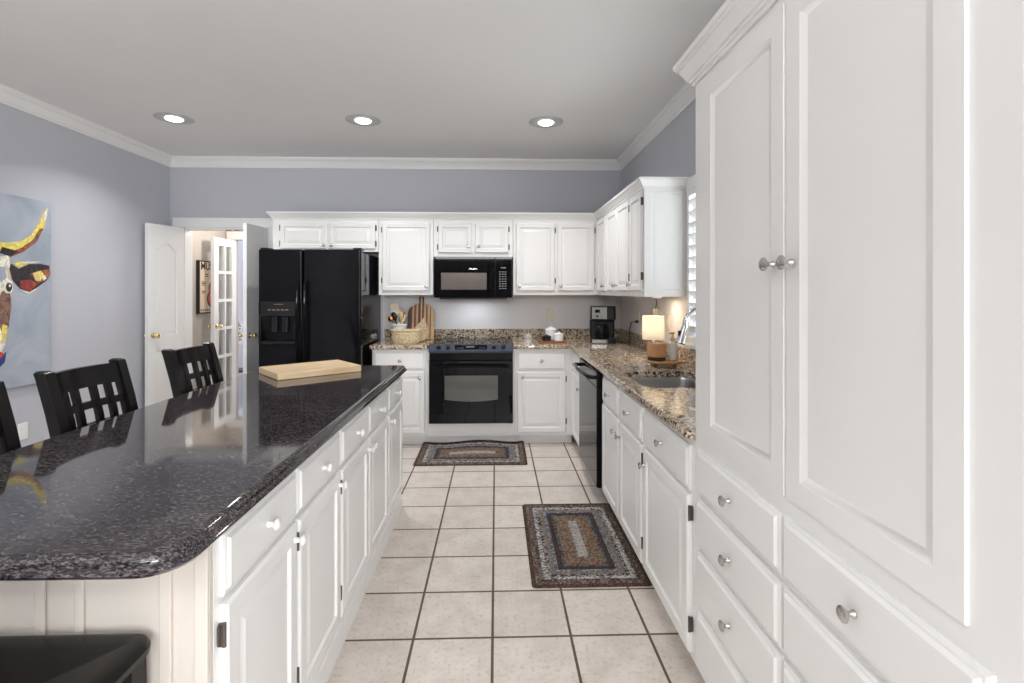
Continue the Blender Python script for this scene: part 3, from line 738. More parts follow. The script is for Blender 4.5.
bm = B(); pts = [(-.335, .002, .727), (-.335, -.028, .727)] + [(-.32 + .64 * k / 12, -.034 - .012 * math.sin(math.pi * k / 12), .727 + .004 * math.sin(math.pi * k / 12)) for k in range(13)] + [(.335, -.028, .727), (.335, .002, .727)]
tube(bm, pts, .0105, 10); fin(bm, 'handle', BLACKG, od)
bm = B(); box(bm, -W2, W2, .008, .044, .779, .843, .003); fin(bm, 'vent_band', BLACKG, rg)

dw = thing('dishwasher', 'black dishwasher with arched handle, beside the sink base', 'dishwasher', (SF, 4.040, 0), R(-90))
bm = B(); box(bm, .003, .708, .0, .55, .10, .872); box(bm, .02, .69, .05, .5, .005, .10); fin(bm, 'body', BLACKP, dw)
bm = B(); box(bm, .004, .707, -.042, -.0005, .108, .765, .006); box(bm, .004, .707, -.042, -.0005, .768, .870, .006); fin(bm, 'door', BLACKG, dw)
bm = B(); pts = [(.05, -.040, .825), (.055, -.075, .828)] + [(.07 + .57 * k / 10, -.082 - .022 * math.sin(math.pi * k / 10), .828) for k in range(11)] + [(.655, -.075, .828), (.66, -.040, .825)]
tube(bm, pts, .014, 10); fin(bm, 'handle', BLACKG, dw)

# coffee maker
cm = thing('coffee_maker', 'black and stainless drip coffee maker in the worktop corner', 'coffee maker', (1.003, 4.80, CT), R(-8))
bm = B(); slab(bm, rrect(-.115, .115, -.14, .10, .03), [(.004, .0008), (0, .006), (0, .040), (.006, .046)]); fin(bm, 'base', BLACKP, cm)
bm = B(); slab(bm, rrect(-.115, .115, .015, .10, .02), [(0, .0465), (0, .215)]); fin(bm, 'water_tank', BLACKP, cm)
bm = B(); slab(bm, rrect(-.115, .115, -.125, .10, .025), [(.01, .2155), (0, .225), (0, .338), (.006, .346)]); hd = fin(bm, 'brew_head', BLACKP, cm)
bm = B(); slab(bm, rrect(-.105, .035, -.1285, -.10, .004), [(0, .228), (0, .336)]); fp = fin(bm, 'front_panel', DSTEEL, hd)
bm = B(); slab(bm, rrect(-.105, .035, -.1425, -.12, .004), [(0, .006), (0, .040)]); fin(bm, 'base_panel', DSTEEL, cm)
bm = B(); box(bm, -.075, -.03, -.1300, -.1288, .285, .315); lathe(bm, [(.010, 0), (.009, .004)], 14, Matrix.Translation((-.055, -.1288, .255)) @ Matrix.Rotation(R(90), 4, 'X')); fin(bm, 'clock_display', BLACKGL, fp) if False else fin(bm, 'clock_display', BLACKGL, hd)
bm = B(); lathe(bm, [(.055, .0475), (.070, .055), (.074, .10), (.066, .14), (.050, .168), (.052, .175)], 24, Matrix.Translation((-.01, -.060, 0))); cf = fin(bm, 'carafe', BLACKGL, cm)
bm = B(); tube(bm, [(-.01, -.126, .165), (-.01, -.155, .160), (-.01, -.160, .12), (-.01, -.150, .075), (-.01, -.132, .07)], .009, 10); fin(bm, 'handle', BLACKP, cf)
bm = B(); lathe(bm, [(.052, .1755), (.050, .185), (.035, .19)], 24, Matrix.Translation((-.01, -.060, 0))); fin(bm, 'lid', BLACKP, cf)

# canisters on a small board
ts = thing('serving_board', 'small reddish wooden tray under the ceramic jars', 'tray', (.537, 4.865, CT))
bm = B(); slab(bm, rrect(-.118, .118, -.105, .105, .015), [(.003, .0008), (0, .004), (0, .016), (.003, .018), (.010, .018), (.012, .013)]); fin(bm, 'tray', TRAYW, ts)
def jar(label, x, y, r, h, m, group='lidded jars on the small wooden tray'):
    t = thing('canister', label, 'jar', (x, y, CT + .0135), 0, group)
    bm = B(); lathe(bm, [(r * .86, 0), (r, .006), (r, h * .60), (r * .93, h * .66)], 24); fin(bm, 'jar', m, t)
    bm = B(); lathe(bm, [(r * 1.05, h * .665), (r * 1.05, h * .70), (r * .7, h * .82), (r * .22, h * .87), (r * .16, h * .90), (r * .22, h * .95), (r * .12, h)], 24); fin(bm, 'lid', m, t)
jar('large white lidded jar standing behind the two small ones', .528, 4.905, .054, .145, CERAM)
jar('small white lidded jar at the front right of the wooden tray', .592, 4.815, .044, .092, CERAM)
jar('small black lidded jar at the front left of the wooden tray', .478, 4.815, .042, .066, BLACKC)

# left worktop: basket, crock with utensils, striped board
bk_ = thing('basket', 'oval pale wicker basket on the short granite worktop', 'basket', (-.838, 4.80, CT))
bm = B(); ls = []
for r, z in ((.84, .0008), (.96, .02), (1.0, .06), (1.04, .112), (1.06, .120), (1.02, .124), (.98, .116), (.95, .06), (.88, .02), (.80, .014)):
    ls.append([(.133 * r * math.cos(2 * math.pi * k / 40), .088 * r * math.sin(2 * math.pi * k / 40), z + (.0035 * math.sin(k * math.pi) if z > .1 else 0)) for k in range(40)])
loops(bm, ls); fin(bm, 'bowl', WICK, bk_)
bm = B(); tube(bm, [(.140 * math.cos(R(a)), .093 * math.sin(R(a)), .122) for a in range(0, 361, 9)], .006, 8, False); fin(bm, 'rim', WICK, bk_)
lp = thing('woven_paddle', 'beige pear-shaped woven paddle leaning behind the wicker basket', 'paddle', (-.718, 4.93, CT), R(0))
pp = []
for k in range(36):
    a = 2 * math.pi * k / 36; x = .074 * math.sin(a) * (1 - .32 * max(0, math.cos(a)) ** 2); z = .085 - .085 * math.cos(a + math.pi)
    z = .095 + .094 * math.cos(a) + (.045 * max(0, math.cos(a)) ** 8)
    pp.append((-x + .022 * max(0, math.cos(a)) ** 4, z))
bm = B(); slab(bm, pp, [(.004, -.007), (0, -.003), (0, .003), (.004, .007)], M=Matrix.Translation((0, 0, .001)) @ Matrix.Rotation(R(-14), 4, 'X') @ XZ(0)); fin(bm, 'blade', LEAFW, lp)
ch = thing('utensil_crock', 'white ceramic crock holding cooking utensils', 'crock', (-.935, 4.985, CT))
bm = B(); lathe(bm, [(.062, .0008), (.068, .006), (.070, .15), (.078, .156), (.078, .170), (.070, .170), (.066, .15), (.060, .012)], 28); fin(bm, 'pot', CERAM, ch)
def utensil(name, label, bend, L_, headf, m, mh=None, r=.006, cat='utensil'):
    t = thing(name, label, cat, (-.935 + bend[0], 4.985 + bend[1], CT + .02), 0, 'utensils in the white crock')
    d = Vector((bend[2], bend[3], 1)).normalized(); q = Vector((0, 0, 1)).rotation_difference(d)
    bm = B(); tube(bm, [(0, 0, 0), (0, 0, L_)], r, 8); o = fin(bm, 'handle', m, t); o.rotation_mode = 'QUATERNION'; o.rotation_quaternion = q
    bm = B(); headf(bm, L_); o = fin(bm, 'head', mh or m, t); o.rotation_mode = 'QUATERNION'; o.rotation_quaternion = q
def blade(w0, w1, l, rot=0, th=.006):
    def f(bm, z):
        slab(bm, offset([(-w0, z), (w0, z), (w1, z + l * .3), (w1, z + l - .012), (w1 - .012, z + l), (-w1 + .012, z + l), (-w1, z + l - .012), (-w1, z + l * .3)], 0), [(0, -th / 2), (0, th / 2)], M=Matrix.Rotation(rot, 4, 'Z') @ XZ(0))
    return f
def bowlhead(rx, rz_):
    def f(bm, z): lathe(bm, [(.004, -rz_), (rx * .6, -rz_ * .75), (rx, -rz_ * .1), (rx * .85, rz_ * .5), (rx * .45, rz_ * .88), (.003, rz_)], 18, Matrix.Translation((0, 0, z + rz_)) @ Matrix.Scale(.35, 4, (0, 1, 0)))
    return f
utensil('spatula', 'broad cream spatula standing tallest in the white crock', (.02, .042, -.24, .05), .235, blade(.012, .042, .115), CREAMP)
utensil('wooden_spoon', 'pale wooden spoon upright in the middle of the crock', (.012, .016, .00, .03), .19, bowlhead(.022, .040), SPOON)
utensil('wooden_spoon', 'darker brown wooden spoon right of the pale one', (.034, .026, .05, .03), .19, bowlhead(.022, .036), DSPOON)
utensil('turner', 'thin pale flat turner leaning right out of the crock', (-.026, -.040, .40, .0), .18, blade(.004, .010, .085), CREAMP)
utensil('ladle', 'black slotted spoon leaning left out of the crock', (.02, -.008, -.30, -.0), .185, bowlhead(.030, .045), BLACKP)
utensil('ladle', 'small copper ladle leaning far left out of the crock', (.040, -.024, -.60, .0), .205, bowlhead(.026, .026), COPPER)
sb = thing('striped_cutting_board', 'brown and tan striped cutting board leaning on the wall', 'cutting board', (-.748, 5.128, CT))
o2 = [(-.13, 0), (.13, 0), (.13, .27)] + [(.13 - .104 * (1 - math.cos(R(a))), .27 + .085 * math.sin(R(a))) for a in (18, 36, 54, 72, 84)] + [(.024, .362), (.024, .425), (.018, .434), (-.018, .434), (-.024, .425), (-.024, .362)] + [(-.13 + .104 * (1 - math.cos(R(a))), .27 + .085 * math.sin(R(a))) for a in (84, 72, 54, 36, 18)] + [(-.13, .27)]
bm = B(); slab(bm, o2, [(.002, 0), (0, .002), (0, .016), (.002, .018)], M=Matrix.Translation((0, 0, .001)) @ Matrix.Rotation(R(-9.5), 4, 'X') @ XZ(0)); fin(bm, 'board', STRIPE, sb)

# sink side: riser with candle, soap, lamp
rs = thing('footed_tray', 'round worn wood riser with bun feet near the sink', 'tray', (1.085, 3.285, CT))
bm = B(); lathe(bm, [(.105, .022), (.117, .026), (.120, .033), (.117, .039), (.105, .040)], 32); fin(bm, 'top', RISER, rs)
for a in (20, 110, 200, 290):
    bm = B(); lathe(bm, [(.010, .0008), (.015, .006), (.015, .014), (.009, .021)], 14, Matrix.Translation((.085 * math.cos(R(a)), .085 * math.sin(R(a)), 0))); fin(bm, 'foot', RISER, rs)
cj = thing('candle_jar', 'large amber glass candle on a dark base', 'candle', (1.040, 3.285, CT + .0405))
bm = B(); lathe(bm, [(.056, 0), (.060, .004), (.060, .016), (.056, .020)], 28); fin(bm, 'base', CANDLEB, cj)
bm = B(); lathe(bm, [(.055, .0205), (.061, .028), (.062, .095), (.058, .112), (.052, .112), (.052, .102)], 28); fin(bm, 'glass', AMBER, cj)
bm = B(); lathe(bm, [(.05, .098), (.05, .104)], 20); tube(bm, [(0, 0, .104), (.002, 0, .114)], .0015, 6); fin(bm, 'wax', WAX, cj)
sp = thing('soap_dispenser', 'pale pump soap bottle with tan pump on the wood riser', 'soap bottle', (1.137, 3.262, CT + .0405))
bm = B(); lathe(bm, [(.026, 0), (.030, .004), (.030, .10), (.026, .112), (.013, .118), (.013, .124)], 22); fin(bm, 'bottle', SOAPG, sp)
bm = B(); lathe(bm, [(.027, .003), (.0275, .005), (.0275, .078), (.001, .0785)], 22); fin(bm, 'soap', coat('pale_soap_liquid', srgb(196, 188, 180), .3, var=.03), sp)
bm = B(); lathe(bm, [(.015, .1245), (.016, .142), (.010, .146), (.006, .150), (.006, .165), (.013, .168), (.013, .178), (.008, .181)], 18); box(bm, -.024, 0, -.006, .006, .168, .178, .003); fin(bm, 'pump', PUMP, sp)
tl = thing('table_lamp', 'small lit table lamp with white drum shade', 'lamp', (1.075, 3.47, CT))
bm = B(); lathe(bm, [(.050, .0008), (.052, .005), (.050, .012), (.022, .020), (.030, .05), (.034, .075), (.026, .11), (.010, .128), (.009, .150)], 24); fin(bm, 'base', CERAM, tl)
bm = B(); lathe(bm, [(.074, .156), (.0725, .316)], 36, None, False, False); lathe(bm, [(.0715, .157), (.070, .315)], 36, None, False, False); fin(bm, 'lamp_shade', SHADE, tl, recalc=False)
bm = B(); lathe(bm, [(.008, .150), (.008, .185), (.015, .2), (.0155, .225), (.008, .24)], 14); fin(bm, 'socket', IVORY, tl)

pk = thing('under_cabinet_light', 'small round puck light under the wall cabinet above the switch', 'light', (1.15, 3.63, 1.3615))
bm = B(); lathe(bm, [(.034, 0), (.036, -.004), (.036, -.012), (.030, -.0135), (.030, -.009)], 20, None, True, True); fin(bm, 'housing', TRIM, pk)
# outlets, switch, cords
def plate(name, label, loc, rz, cat, kind='outlet', group=None):
    t = thing(name, label, cat, loc, rz, group); PM = TRIM if 'white' in label else IVORY
    bm = B(); slab(bm, rrect(-.036, .036, -.058, .058, .006, 3), [(0, 0), (0, .004), (.003, .006)], M=XZ(0)); fin(bm, 'plate', PM, t)
    bm = B()
    if kind == 'outlet':
        for z in (-.022, .022): slab(bm, rrect(-.015, .015, z - .015, z + .015, .008, 3), [(0, .006), (.001, .008)], M=XZ(0))
    else: slab(bm, rrect(-.010, .010, -.022, .022, .003, 3), [(0, .006), (.001, .009)], M=XZ(0))
    fin(bm, 'receptacle' if kind == 'outlet' else 'rocker', PM, t)
    return t
plate('wall_outlet', 'ivory wall outlet above the ceramic jars on the back wall', (.549, YB - .0045, 1.155), 0, 'outlet')
plate('wall_outlet', 'ivory wall outlet near the corner with the coffee maker plug', (XR - .0045, 4.57, 1.147), R(-90), 'outlet')
plate('wall_outlet', 'ivory wall outlet just above the lamp shade holding a plug', (XR - .0045, 4.03, 1.215), R(-90), 'outlet')
plate('wall_switch', 'ivory wall switch to the right of the lamp shade', (XR - .0045, 3.79, 1.17), R(-90), 'switch', 'switch')
plate('wall_outlet', 'white wall outlet low on the wall under the cow painting', (XL + .0005, 3.64, .43), R(90), 'outlet')
cd = thing('power_cord', 'black coffee maker cord hanging from the corner outlet', 'cord', (0, 0, 0))
bm = B(); box(bm, XR - .040, XR - .0125, 4.555, 4.585, 1.112, 1.138, .004); fin(bm, 'plug', BLACKP, cd)
bm = B(); tube(bm, [(XR - .040, 4.57, 1.125), (XR - .075, 4.575, 1.118), (XR - .088, 4.585, 1.05), (XR - .080, 4.60, .96), (XR - .075, 4.64, .924), (XR - .10, 4.75, .920), (1.14, 4.86, .922), (1.115, 4.90, .93)], .0045, 8); fin(bm, 'cable', BLACKP, cd)
ca = thing('lamp_plug_adapter', 'white plug box with thin cord above the lamp shade', 'plug', (0, 0, 0))
bm = B(); box(bm, XR - .055, XR - .0125, 4.0, 4.06, 1.205, 1.262, .006); fin(bm, 'plug', IVORY, ca)
bm = B(); tube(bm, [(XR - .03, 4.02, 1.262), (XR - .02, 4.02, 1.30), (XR - .012, 4.08, 1.3605)], .003, 6); fin(bm, 'cable', BLACKP, ca)

# ------------------------------------------------------------------ window over the sink
wn = struct(bx('window_1', TRIM, None, XR - .034, XR - .0045, WY0 - .05, WY1 + .05, WZ1 + .031, WZ1 + .11, .004), 'window over the sink with white louvred shutters', 'window')
bx('sill', TRIM, wn, XR - .06, XR - .0045, WY0 - .08, WY1 + .05, WZ0 - .055, WZ0 - .031, .004)
bm = B(); slab(bm, rect(WY0 - .03, WY1 + .03, WZ0 - .03, WZ1 + .03), [(0, 0), (0, .028)], [rect(WY0, 2.74, WZ0 + .01, WZ1 - .01)[::-1], rect(2.80, WY1 - .005, WZ0 + .01, WZ1 - .01)[::-1]], M=YZ(XR - .033)); shf = fin(bm, 'shutter_frame', TRIM, wn)
bm = B()
for a, b in ((WY0 + .001, 2.739), (2.801, WY1 - .006)):
    for k in range(12): box(bm, -.040, .040, a, b, -.004, .004, .003, M=Matrix.Translation((XR - .006, 0, WZ0 + .055 + k * .0745)) @ Matrix.Rotation(R(48), 4, 'Y'))
fin(bm, 'louvers', TRIM, shf)
bm = B(); box(bm, XR + .085, XR + .089, WY0, WY1, WZ0, WZ1); fin(bm, 'pane', PANE, wn)

# ------------------------------------------------------------------ doors
def door_leaf(name, label, hinge, ang, w_, mat=TRIM):
    """arched two-panel leaf; local x from the hinge, both faces moulded"""
    o = thing(name, label, 'door', (*hinge, 0), ang); o['kind'] = 'structure'
    t = .035; z0, z1 = .012, 2.028
    def arch(a, b, c, d):
        pts = [(a, c), (b, c), (b, d)]
        for k in range(1, 24):
            u = k / 24; pts.append((b + (a - b) * u, d + .06 * math.sin(math.pi * min(1, max(0, (u - .16) / .68)))))
        return pts + [(a, d)]
    bm = B(); slab(bm, rect(0, w_, z0, z1), [(0, -t / 2 + .009), (0, t / 2 - .009)], M=XZ(0))
    for sgn in (1, -1):
        M = XZ(0) @ Matrix.Scale(sgn, 4, (0, 0, 1))
        h1 = arch(.085, w_ - .085, .98, 1.80); h2 = rect(.085, w_ - .085, .20, .84)
        a_, b_ = .085, w_ - .085
        top = [p for p in h1[2:]][::-1] + [(b_, z1), (a_, z1)]
        for q in (rect(0, a_, z0, z1), rect(b_, w_, z0, z1), rect(a_, b_, z0, .20), rect(a_, b_, .84, .98), top): slab(bm, q, [(0, t / 2 - .0089), (0, t / 2)], M=M)
        for f in (lambda e: arch(.085 + e, w_ - .085 - e, .98 + e, 1.80 - e), lambda e: rect(.085 + e, w_ - .085 - e, .20 + e, .84 - e)):
            loops(bm, [[(x, z, zz) for x, z in f(e)] for e, zz in ((.010, t / 2 - .0088), (.034, t / 2 - .002))], True, True, M)
    fin(bm, 'leaf', mat, o, ang=25)
    for s_ in (0, 1): place(KB, 'knob', o, (w_ - .055, (-1 if s_ == 0 else 1) * t / 2, .985), (0, 0, 0 if s_ == 0 else math.pi))
    return o
hl = Vector((DX0 + .002, YB - .025)); el = Vector((-3.212, 4.81)); v = el - hl
door_leaf('door_1', 'white arched-panel door leaf opened against the left wall', hl, math.atan2(v.y, v.x), v.length)
hr = Vector((DX1 + .004, YB - .025)); er = Vector((-2.318, 4.80)); v = er - hr
door_leaf('door_2', 'white arched-panel door leaf standing open beside the refrigerator', hr, math.atan2(v.y, v.x), v.length)
# french door in the hall
fd = thing('door_3', 'white french door with ten glass panes in the hall', 'door', (-3.290, 6.555, 0), R(-91)); fd['kind'] = 'structure'
fw_ = .49; cols = [(.095, .232), (.258, .395)]; rws = [(.30 + k * .335, .30 + k * .335 + .30) for k in range(5)]
bm = B(); slab(bm, rect(0, fw_, .012, 2.03), [(0, -.02), (0, .02)], [rect(a, b, c, d)[::-1] for a, b in cols for c, d in rws], M=XZ(0)); fin(bm, 'leaf', TRIM, fd)
bm = B(); box(bm, .09, .40, -.002, .002, .28, 1.96); fin(bm, 'panes', PANE, fd)
for s_ in (0, 1): place(KB, 'knob', fd, (fw_ - .045, (-1 if s_ == 0 else 1) * .02, .985), (0, 0, 0 if s_ == 0 else math.pi))

# poster on the hall wall
po = thing('framed_poster', 'framed guitar poster with black edge on the hall wall', 'poster', (HX + .001, 5.965, 1.137), R(90))
po.scale = (.93, 1, .907)
bm = B(); box(bm, 0, .46, -.035, 0, 0, .68, .002); fin(bm, 'frame', INK, po)
bm = B(); box(bm, .018, .442, -.0362, -.0352, .018, .662); pg = fin(bm, 'print', PAGE, po)
M0 = Matrix.Translation((0, -.0364, 0)) @ XZ(0)
def el_(cx, cz, rx, rz_, n=24): return [(cx + rx * math.cos(2 * math.pi * k / n), cz + rz_ * math.sin(2 * math.pi * k / n)) for k in range(n)]
bm = B(); slab(bm, el_(.30, .19, .135, .12), [(0, 0), (0, .002)], M=M0); slab(bm, el_(.30, .325, .10, .095), [(0, 0), (0, .0022)], M=M0); gt = fin(bm, 'guitar', REDB, po)
bm = B(); slab(bm, el_(.30, .19, .105, .092), [(0, .0023), (0, .003)], M=M0); slab(bm, el_(.30, .315, .07, .07), [(0, .0023), (0, .0031)], M=M0); fin(bm, 'sunburst', ORANGE, gt)
bm = B(); slab(bm, rect(.285, .315, .25, .60), [(0, .0032), (0, .005)], M=M0); slab(bm, rect(.275, .325, .57, .64), [(0, .0032), (0, .005)], M=M0); fin(bm, 'guitar_neck', INK, gt)
bm = B()
for z0, x0, x1 in ((.50, .13, .20), (.475, .12, .20), (.40, .05, .13), (.38, .05, .15), (.36, .06, .13), (.28, .06, .14), (.26, .06, .12)): slab(bm, rect(x0, x1, z0, z0 + .012), [(0, 0), (0, .001)], M=M0)
for k in range(9): slab(bm, rect(.03 + k * .044, .06 + k * .044, .035, .055), [(0, 0), (0, .001)], M=M0)
fin(bm, 'small_print', coat('poster_grey_ink', (.10, .08, .07), .6), po)
tx = bpy.data.curves.new('headline', 'FONT'); tx.body = 'MUS'; tx.size = .135; tx.extrude = .0006; tx.offset = .0025; tx.materials.append(INK)
t0 = bpy.data.objects.new('headline', tx); COL.objects.link(t0); bpy.context.view_layer.update()
hm = bpy.data.meshes.new_from_object(t0.evaluated_get(bpy.context.evaluated_depsgraph_get())); hm.name = 'headline'; bpy.data.objects.remove(t0); to = place(hm, 'headline', po); to.location = (.03, -.037, .565); to.rotation_euler = (R(90), 0, 0)

# far room: little console with a patterned vase
cn = thing('console_table', 'white topped console table in the room beyond the hall', 'table', (-3.98, 8.0, 0))
bm = B(); box(bm, -.28, .28, -.17, .17, .595, .63, .004); fin(bm, 'top', TRIM, cn)
for x in (-.25, .25):
    for y in (-.14, .14): bx('leg', TRIM, cn, x - .02, x + .02, y - .02, y + .02, .001, .594, .002)
bx('shelf', CHERRY, cn, -.27, .27, -.16, .16, .17, .20, .002)
vs = thing('patterned_vase', 'black and white vase on the console beyond the hall', 'vase', (-3.96, 7.98, .631))
m, t, b = nt('black_white_pattern'); tc = N(t, 'ShaderNodeTexCoord'); v_ = N(t, 'ShaderNodeTexVoronoi', i_Scale=32.0); L(t, tc.outputs['Object'], v_.inputs['Vector'])
L(t, ramp(t, v_.outputs['Distance'], [(0, (.02, .02, .02)), (.42, (.75, .75, .78))], 'CONSTANT'), b.inputs['Base Color'])
bm = B(); lathe(bm, [(.05, 0), (.08, .03), (.10, .12), (.09, .20), (.05, .26), (.06, .30), (.05, .30)], 24); fin(bm, 'body', m, vs)

# ------------------------------------------------------------------ painting
PX = XL + .032
pa = thing('cow_painting', 'large unframed painting of a colourful horned cow', 'painting', (PX, 0, 0))
PC_ = [paintm('painted_blue_grey', srgb(150, 160, 172), srgb(176, 182, 194), 3), paintm('painted_yellow', srgb(226, 206, 92), srgb(214, 190, 150)), paintm('painted_rust', srgb(150, 84, 50), srgb(104, 60, 52)),
       paintm('painted_black', srgb(28, 24, 30), srgb(60, 44, 48)), paintm('painted_maroon', srgb(132, 36, 34), srgb(186, 90, 60)), paintm('painted_cream', srgb(232, 224, 206), srgb(206, 196, 184)),
       paintm('painted_brown', srgb(130, 96, 82), srgb(90, 66, 62)), paintm('painted_red', srgb(206, 40, 36), srgb(150, 24, 26)), paintm('painted_blue', srgb(40, 50, 110), srgb(70, 90, 140))]
bm = B(); box(bm, -.031, 0, 2.555, 3.830, .75, 2.045, .003); fin(bm, 'canvas', PC_[0], pa)
CYc = 3.18
lay = [0]
bm = B()
def stroke(pts, mi, both=True):
    for sgn in ((1, -1) if both else (1,)):
        q = [(p[0] if sgn > 0 else 2 * CYc - p[0], p[1]) for p in pts]
        ar = sum(q[i - 1][0] * q[i][1] - q[i][0] * q[i - 1][1] for i in range(len(q)))
        if ar < 0: q = q[::-1]
        n0 = len(bm.faces); slab(bm, q, [(0, .0003), (0, .0008 + lay[0] * .00022)], M=YZ(0))
        bm.faces.ensure_lookup_table()
        for f in bm.faces[n0:]: f.material_index = mi
    lay[0] += 1
stroke([(3.447, 1.625), (3.51, 1.64), (3.53, 1.45), (3.50, 1.162), (3.483, 1.05), (3.40, .90), (3.18, .86), (3.18, 1.68), (3.36, 1.70)], 5)
stroke([(3.46, 1.40), (3.515, 1.40), (3.525, 1.30), (3.505, 1.16), (3.47, 1.10), (3.43, 1.20), (3.43, 1.34)], 6)
stroke([(3.30, 1.60), (3.40, 1.45), (3.42, 1.22), (3.36, 1.05), (3.30, 1.2)], 2)
stroke([(3.18, 1.08), (3.40, 1.03), (3.47, .99), (3.45, .92), (3.18, .88)], 7)
stroke([(3.44, .955), (3.49, 1.00), (3.478, .93), (3.44, .90)], 8)
stroke([(3.80, 2.0), (3.79, 1.93), (3.768, 1.84), (3.715, 1.75), (3.615, 1.669), (3.51, 1.625), (3.44, 1.66), (3.42, 1.716), (3.501, 1.721), (3.595, 1.739), (3.674, 1.792), (3.736, 1.893), (3.774, 1.973)], 1)
stroke([(3.77, 1.85), (3.715, 1.75), (3.615, 1.669), (3.51, 1.625), (3.50, 1.65), (3.60, 1.70), (3.68, 1.755), (3.735, 1.84)], 2)
stroke([(3.80, 2.0), (3.79, 1.93), (3.77, 1.90), (3.765, 1.93), (3.782, 1.973)], 5)
stroke([(3.57, 1.67), (3.52, 1.628), (3.44, 1.65), (3.46, 1.69), (3.51, 1.68)], 3)
stroke([(3.519, 1.582), (3.576, 1.55), (3.654, 1.586), (3.74, 1.592), (3.812, 1.585), (3.823, 1.522), (3.79, 1.474), (3.715, 1.426), (3.654, 1.392), (3.586, 1.416), (3.529, 1.477), (3.51, 1.547)], 3)
stroke([(3.585, 1.47), (3.66, 1.48), (3.72, 1.45), (3.654, 1.396), (3.59, 1.42)], 4)
stroke([(3.66, 1.52), (3.74, 1.545), (3.815, 1.56), (3.82, 1.52), (3.78, 1.475), (3.72, 1.455)], 2)
stroke([(3.68, 1.525), (3.74, 1.545), (3.77, 1.52), (3.74, 1.47), (3.70, 1.475)], 1)
stroke([(3.53, 1.585), (3.58, 1.56), (3.64, 1.59), (3.60, 1.60)], 1)
stroke([(3.70, 1.775), (3.735, 1.835), (3.728, 1.775), (3.67, 1.725), (3.655, 1.735)], 6)
stroke([(3.575, 1.41), (3.655, 1.380), (3.73, 1.425), (3.655, 1.393)], 5)
stroke([(3.60, 1.60), (3.66, 1.604), (3.76, 1.610), (3.66, 1.592)], 5)
stroke([(3.42, 1.56), (3.475, 1.56), (3.49, 1.49), (3.45, 1.46)], 0)
stroke([(3.35, 1.66), (3.42, 1.67), (3.45, 1.60), (3.38, 1.58)], 1)
stroke([(3.46, 1.18), (3.495, 1.17), (3.485, 1.08), (3.455, 1.07)], 1)
stroke([(3.745, 1.50), (3.775, 1.515), (3.785, 1.49), (3.765, 1.475)], 5)
stroke(el_(3.500, 1.425, .032, .042, 18), 5)
stroke(el_(3.503, 1.425, .022, .030, 18), 3)
stroke(el_(3.508, 1.435, .007, .010, 10), 5)
fin(bm, 'painted_cow', PC_, pa, recalc=True)

# ------------------------------------------------------------------ stools at the island
def build_stool(label, loc, rz):
    t = thing('counter_stool', label, 'stool', loc, rz, 'black wooden stools at the island')
    sw, sz = .212, .680
    bm = B(); ol = rrect(-sw, sw, -.215, .205, .045, 6)
    slab(bm, ol, [(.012, sz - .036), (.002, sz - .028), (0, sz - .014), (.006, sz - .004), (.020, sz), (.05, sz - .003), (.10, sz - .009), (.16, sz - .012)]); fin(bm, 'seat', LACQ, t)
    for s in (-1, 1):
        bm = B(); x = s * .172
        ls = []
        for z, k, y in ((.001, .016, -.185), (.3, .019, -.18), (sz - .037, .022, -.175)):
            ls.append([(x + s * .012 * (1 - z / .62) + dx * k, y + dy * k, z) for dx, dy in ((-1, -1), (1, -1), (1, 1), (-1, 1))])
        loops(bm, ls); fin(bm, 'leg', LACQ, t)
        bm = B(); x = s * .180; ls = []
        for z, y in ((.001, .265), (.25, .235), (.55, .222), (.69, .228), (.80, .247), (.95, .280), (1.08, .315), (1.10, .322), (1.107, .327)):
            e = .012 if z > 1.1 else 0
            ls.append([(x + dx * (.022 - e), y + dy * (.020 - e * .6), z) for dx, dy in ((-1, -1), (1, -1), (1, 1), (-1, 1))])
        loops(bm, ls); fin(bm, 'back_post', LACQ, t)
    yb = lambda z: .226 + (z - .66) * .22 if z < .8 else .247 + (z - .8) * .243
    def rail(name, z0, z1, sag, th=.022):
        bm = B(); ls = []
        for k in range(13):
            u = -1 + 2 * k / 12; x = u * .1575; d = sag * (1 - u * u)
            ls.append([(x, yb(z) + d + dy, z) for z, dy in ((z0, -th / 2), (z0, th / 2), (z1, th / 2), (z1, -th / 2))])
        loops(bm, ls); return fin(bm, name, LACQ, t, ang=40)
    rail('top_rail', 1.012, 1.092, .030); rail('bottom_rail', .735, .77, .022, .020)
    for z in (.928, .845): rail('cross_bar', z, z + .028, .026, .014)
    for x in (-.110, -.046, .046, .110):
        d = .027 * (1 - (x / .1575) ** 2)
        bm = B(); loops(bm, [[(x + dx * .014, yb(z) + d + dy * .0085, z) for dx, dy in ((-1, -1), (1, -1), (1, 1), (-1, 1))] for z in (.771, .90, 1.0115)]); fin(bm, 'slat', LACQ, t)
    for z, y0, x0 in ((.22, -.182, .18),): 
        bm = B(); box(bm, -.158, .158, -.192, -.172, .20, .235, .003); fin(bm, 'stretcher', LACQ, t)
        bm = B(); box(bm, -.165, .165, .222, .240, .30, .33, .003); fin(bm, 'stretcher', LACQ, t)
        for s in (-1, 1):
            bm = B(); loops(bm, [[(s * (.180 + .010 * k) + dx * .009, y, .285 + dz * .015) for dx, dz in ((-1, -1), (1, -1), (1, 1), (-1, 1))] for k, y in ((0, -.163), (1, .212))]); fin(bm, 'stretcher', LACQ, t)
    bm = B(); box(bm, -.149, .149, -.188, -.168, sz - .085, sz - .0375, .002); fin(bm, 'apron', LACQ, t)
    return t
build_stool('black grid-back stool nearest the camera on the painting side', (-1.33, 1.548, 0), R(90))
build_stool('black grid-back stool, middle of the three on the painting side', (-1.33, 2.105, 0), R(90))
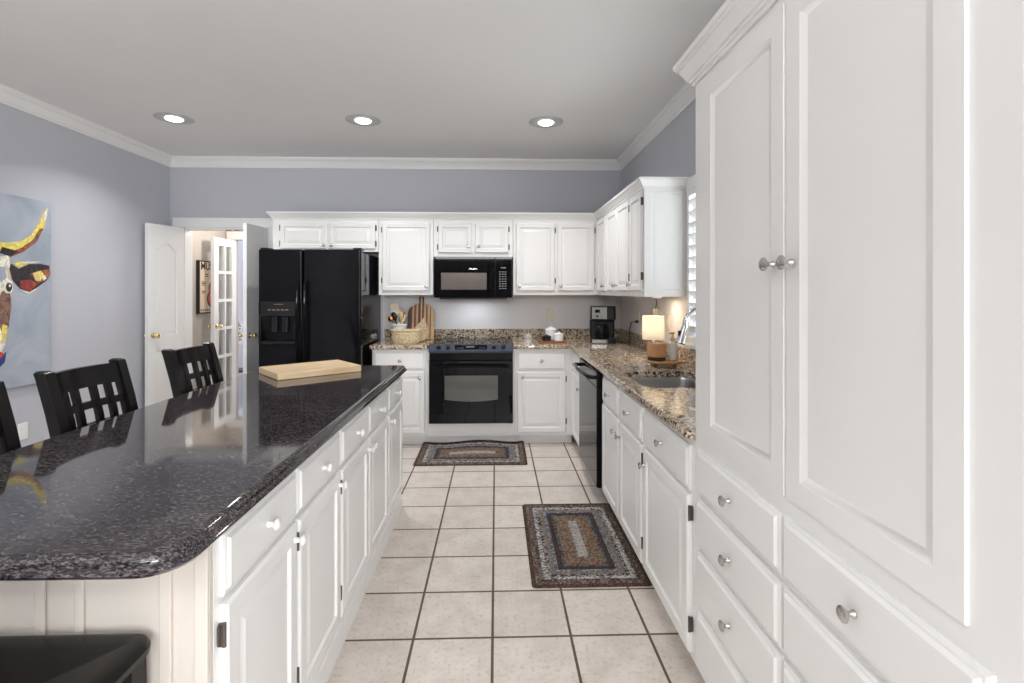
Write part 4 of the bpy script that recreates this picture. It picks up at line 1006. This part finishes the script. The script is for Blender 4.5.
build_stool('black grid-back stool in front of the open white door', (-1.33, 2.812, 0), R(90))
build_stool('black stool tucked under the near end of the island', (-.925, .898, 0), R(180))

# ------------------------------------------------------------------ rugs
def rug(label, cx, cy, hx, hy, curl=None):
    bm = B(); pitch = .021
    prof = [(0, .001), (0, .005)]; d = 0
    while d + pitch < min(hx, hy) - .012:
        prof += [(d + pitch * .25, .0095), (d + pitch * .5, .011), (d + pitch * .75, .0095), (d + pitch, .0070)]; d += pitch
    loops(bm, [[(x, y, z) for x, y in rrect(-hx + d, hx - d, -hy + d, hy - d, max(.003, .02 - d), 3)] for d, z in prof])
    if curl:
        bmesh.ops.subdivide_edges(bm, edges=[e for e in bm.edges if abs(e.verts[0].co.x - e.verts[1].co.x) > .3], cuts=14)
        for v in bm.verts:
            u = max(0, (v.co.y - (hy - .07)) / .07); v.co.z += u * u * (.020 + .012 * math.sin(v.co.x * 9 + 1) + .014 * max(0, v.co.x / hx - .8) * 5)
    o = fin(bm, 'braided_rug', rug_mat(hx, hy, 'braided_wool'), None, (cx, cy, 0), ang=60)
    return tag(o, label, 'rug', 'braided rugs on the tile floor')
rug('braided rug lying in front of the black oven', -.2045, 4.405, .460, .293, True)
rug('braided rug lying along the sink cabinets', .458, 2.872, .288, .468)

# ------------------------------------------------------------------ recessed ceiling lights
names = {(-2.495, 4.05): 'round recessed ceiling light over the stools, leftmost of the row', (-1.042, 4.05): 'round recessed ceiling light in the middle of the row', (.396, 4.05): 'round recessed ceiling light nearest the sink wall'}
for x, y in CAN:
    t = thing('recessed_light', names.get((x, y), 'round recessed ceiling light behind the camera'), 'ceiling light', (x, y, ZC), 0, 'recessed ceiling lights')
    bm = B(); lathe(bm, [(.136, -.0006), (.136, -.004), (.124, -.007), (.085, -.007), (.062, -.005), (.060, -.003)], 40, None, False, False); fin(bm, 'trim_ring', RINGM, t)
    bm = B(); lathe(bm, [(.060, -.003), (.059, -.010), (.047, -.017), (.025, -.020), (.002, -.021)], 32); fin(bm, 'lens', BULB, t)
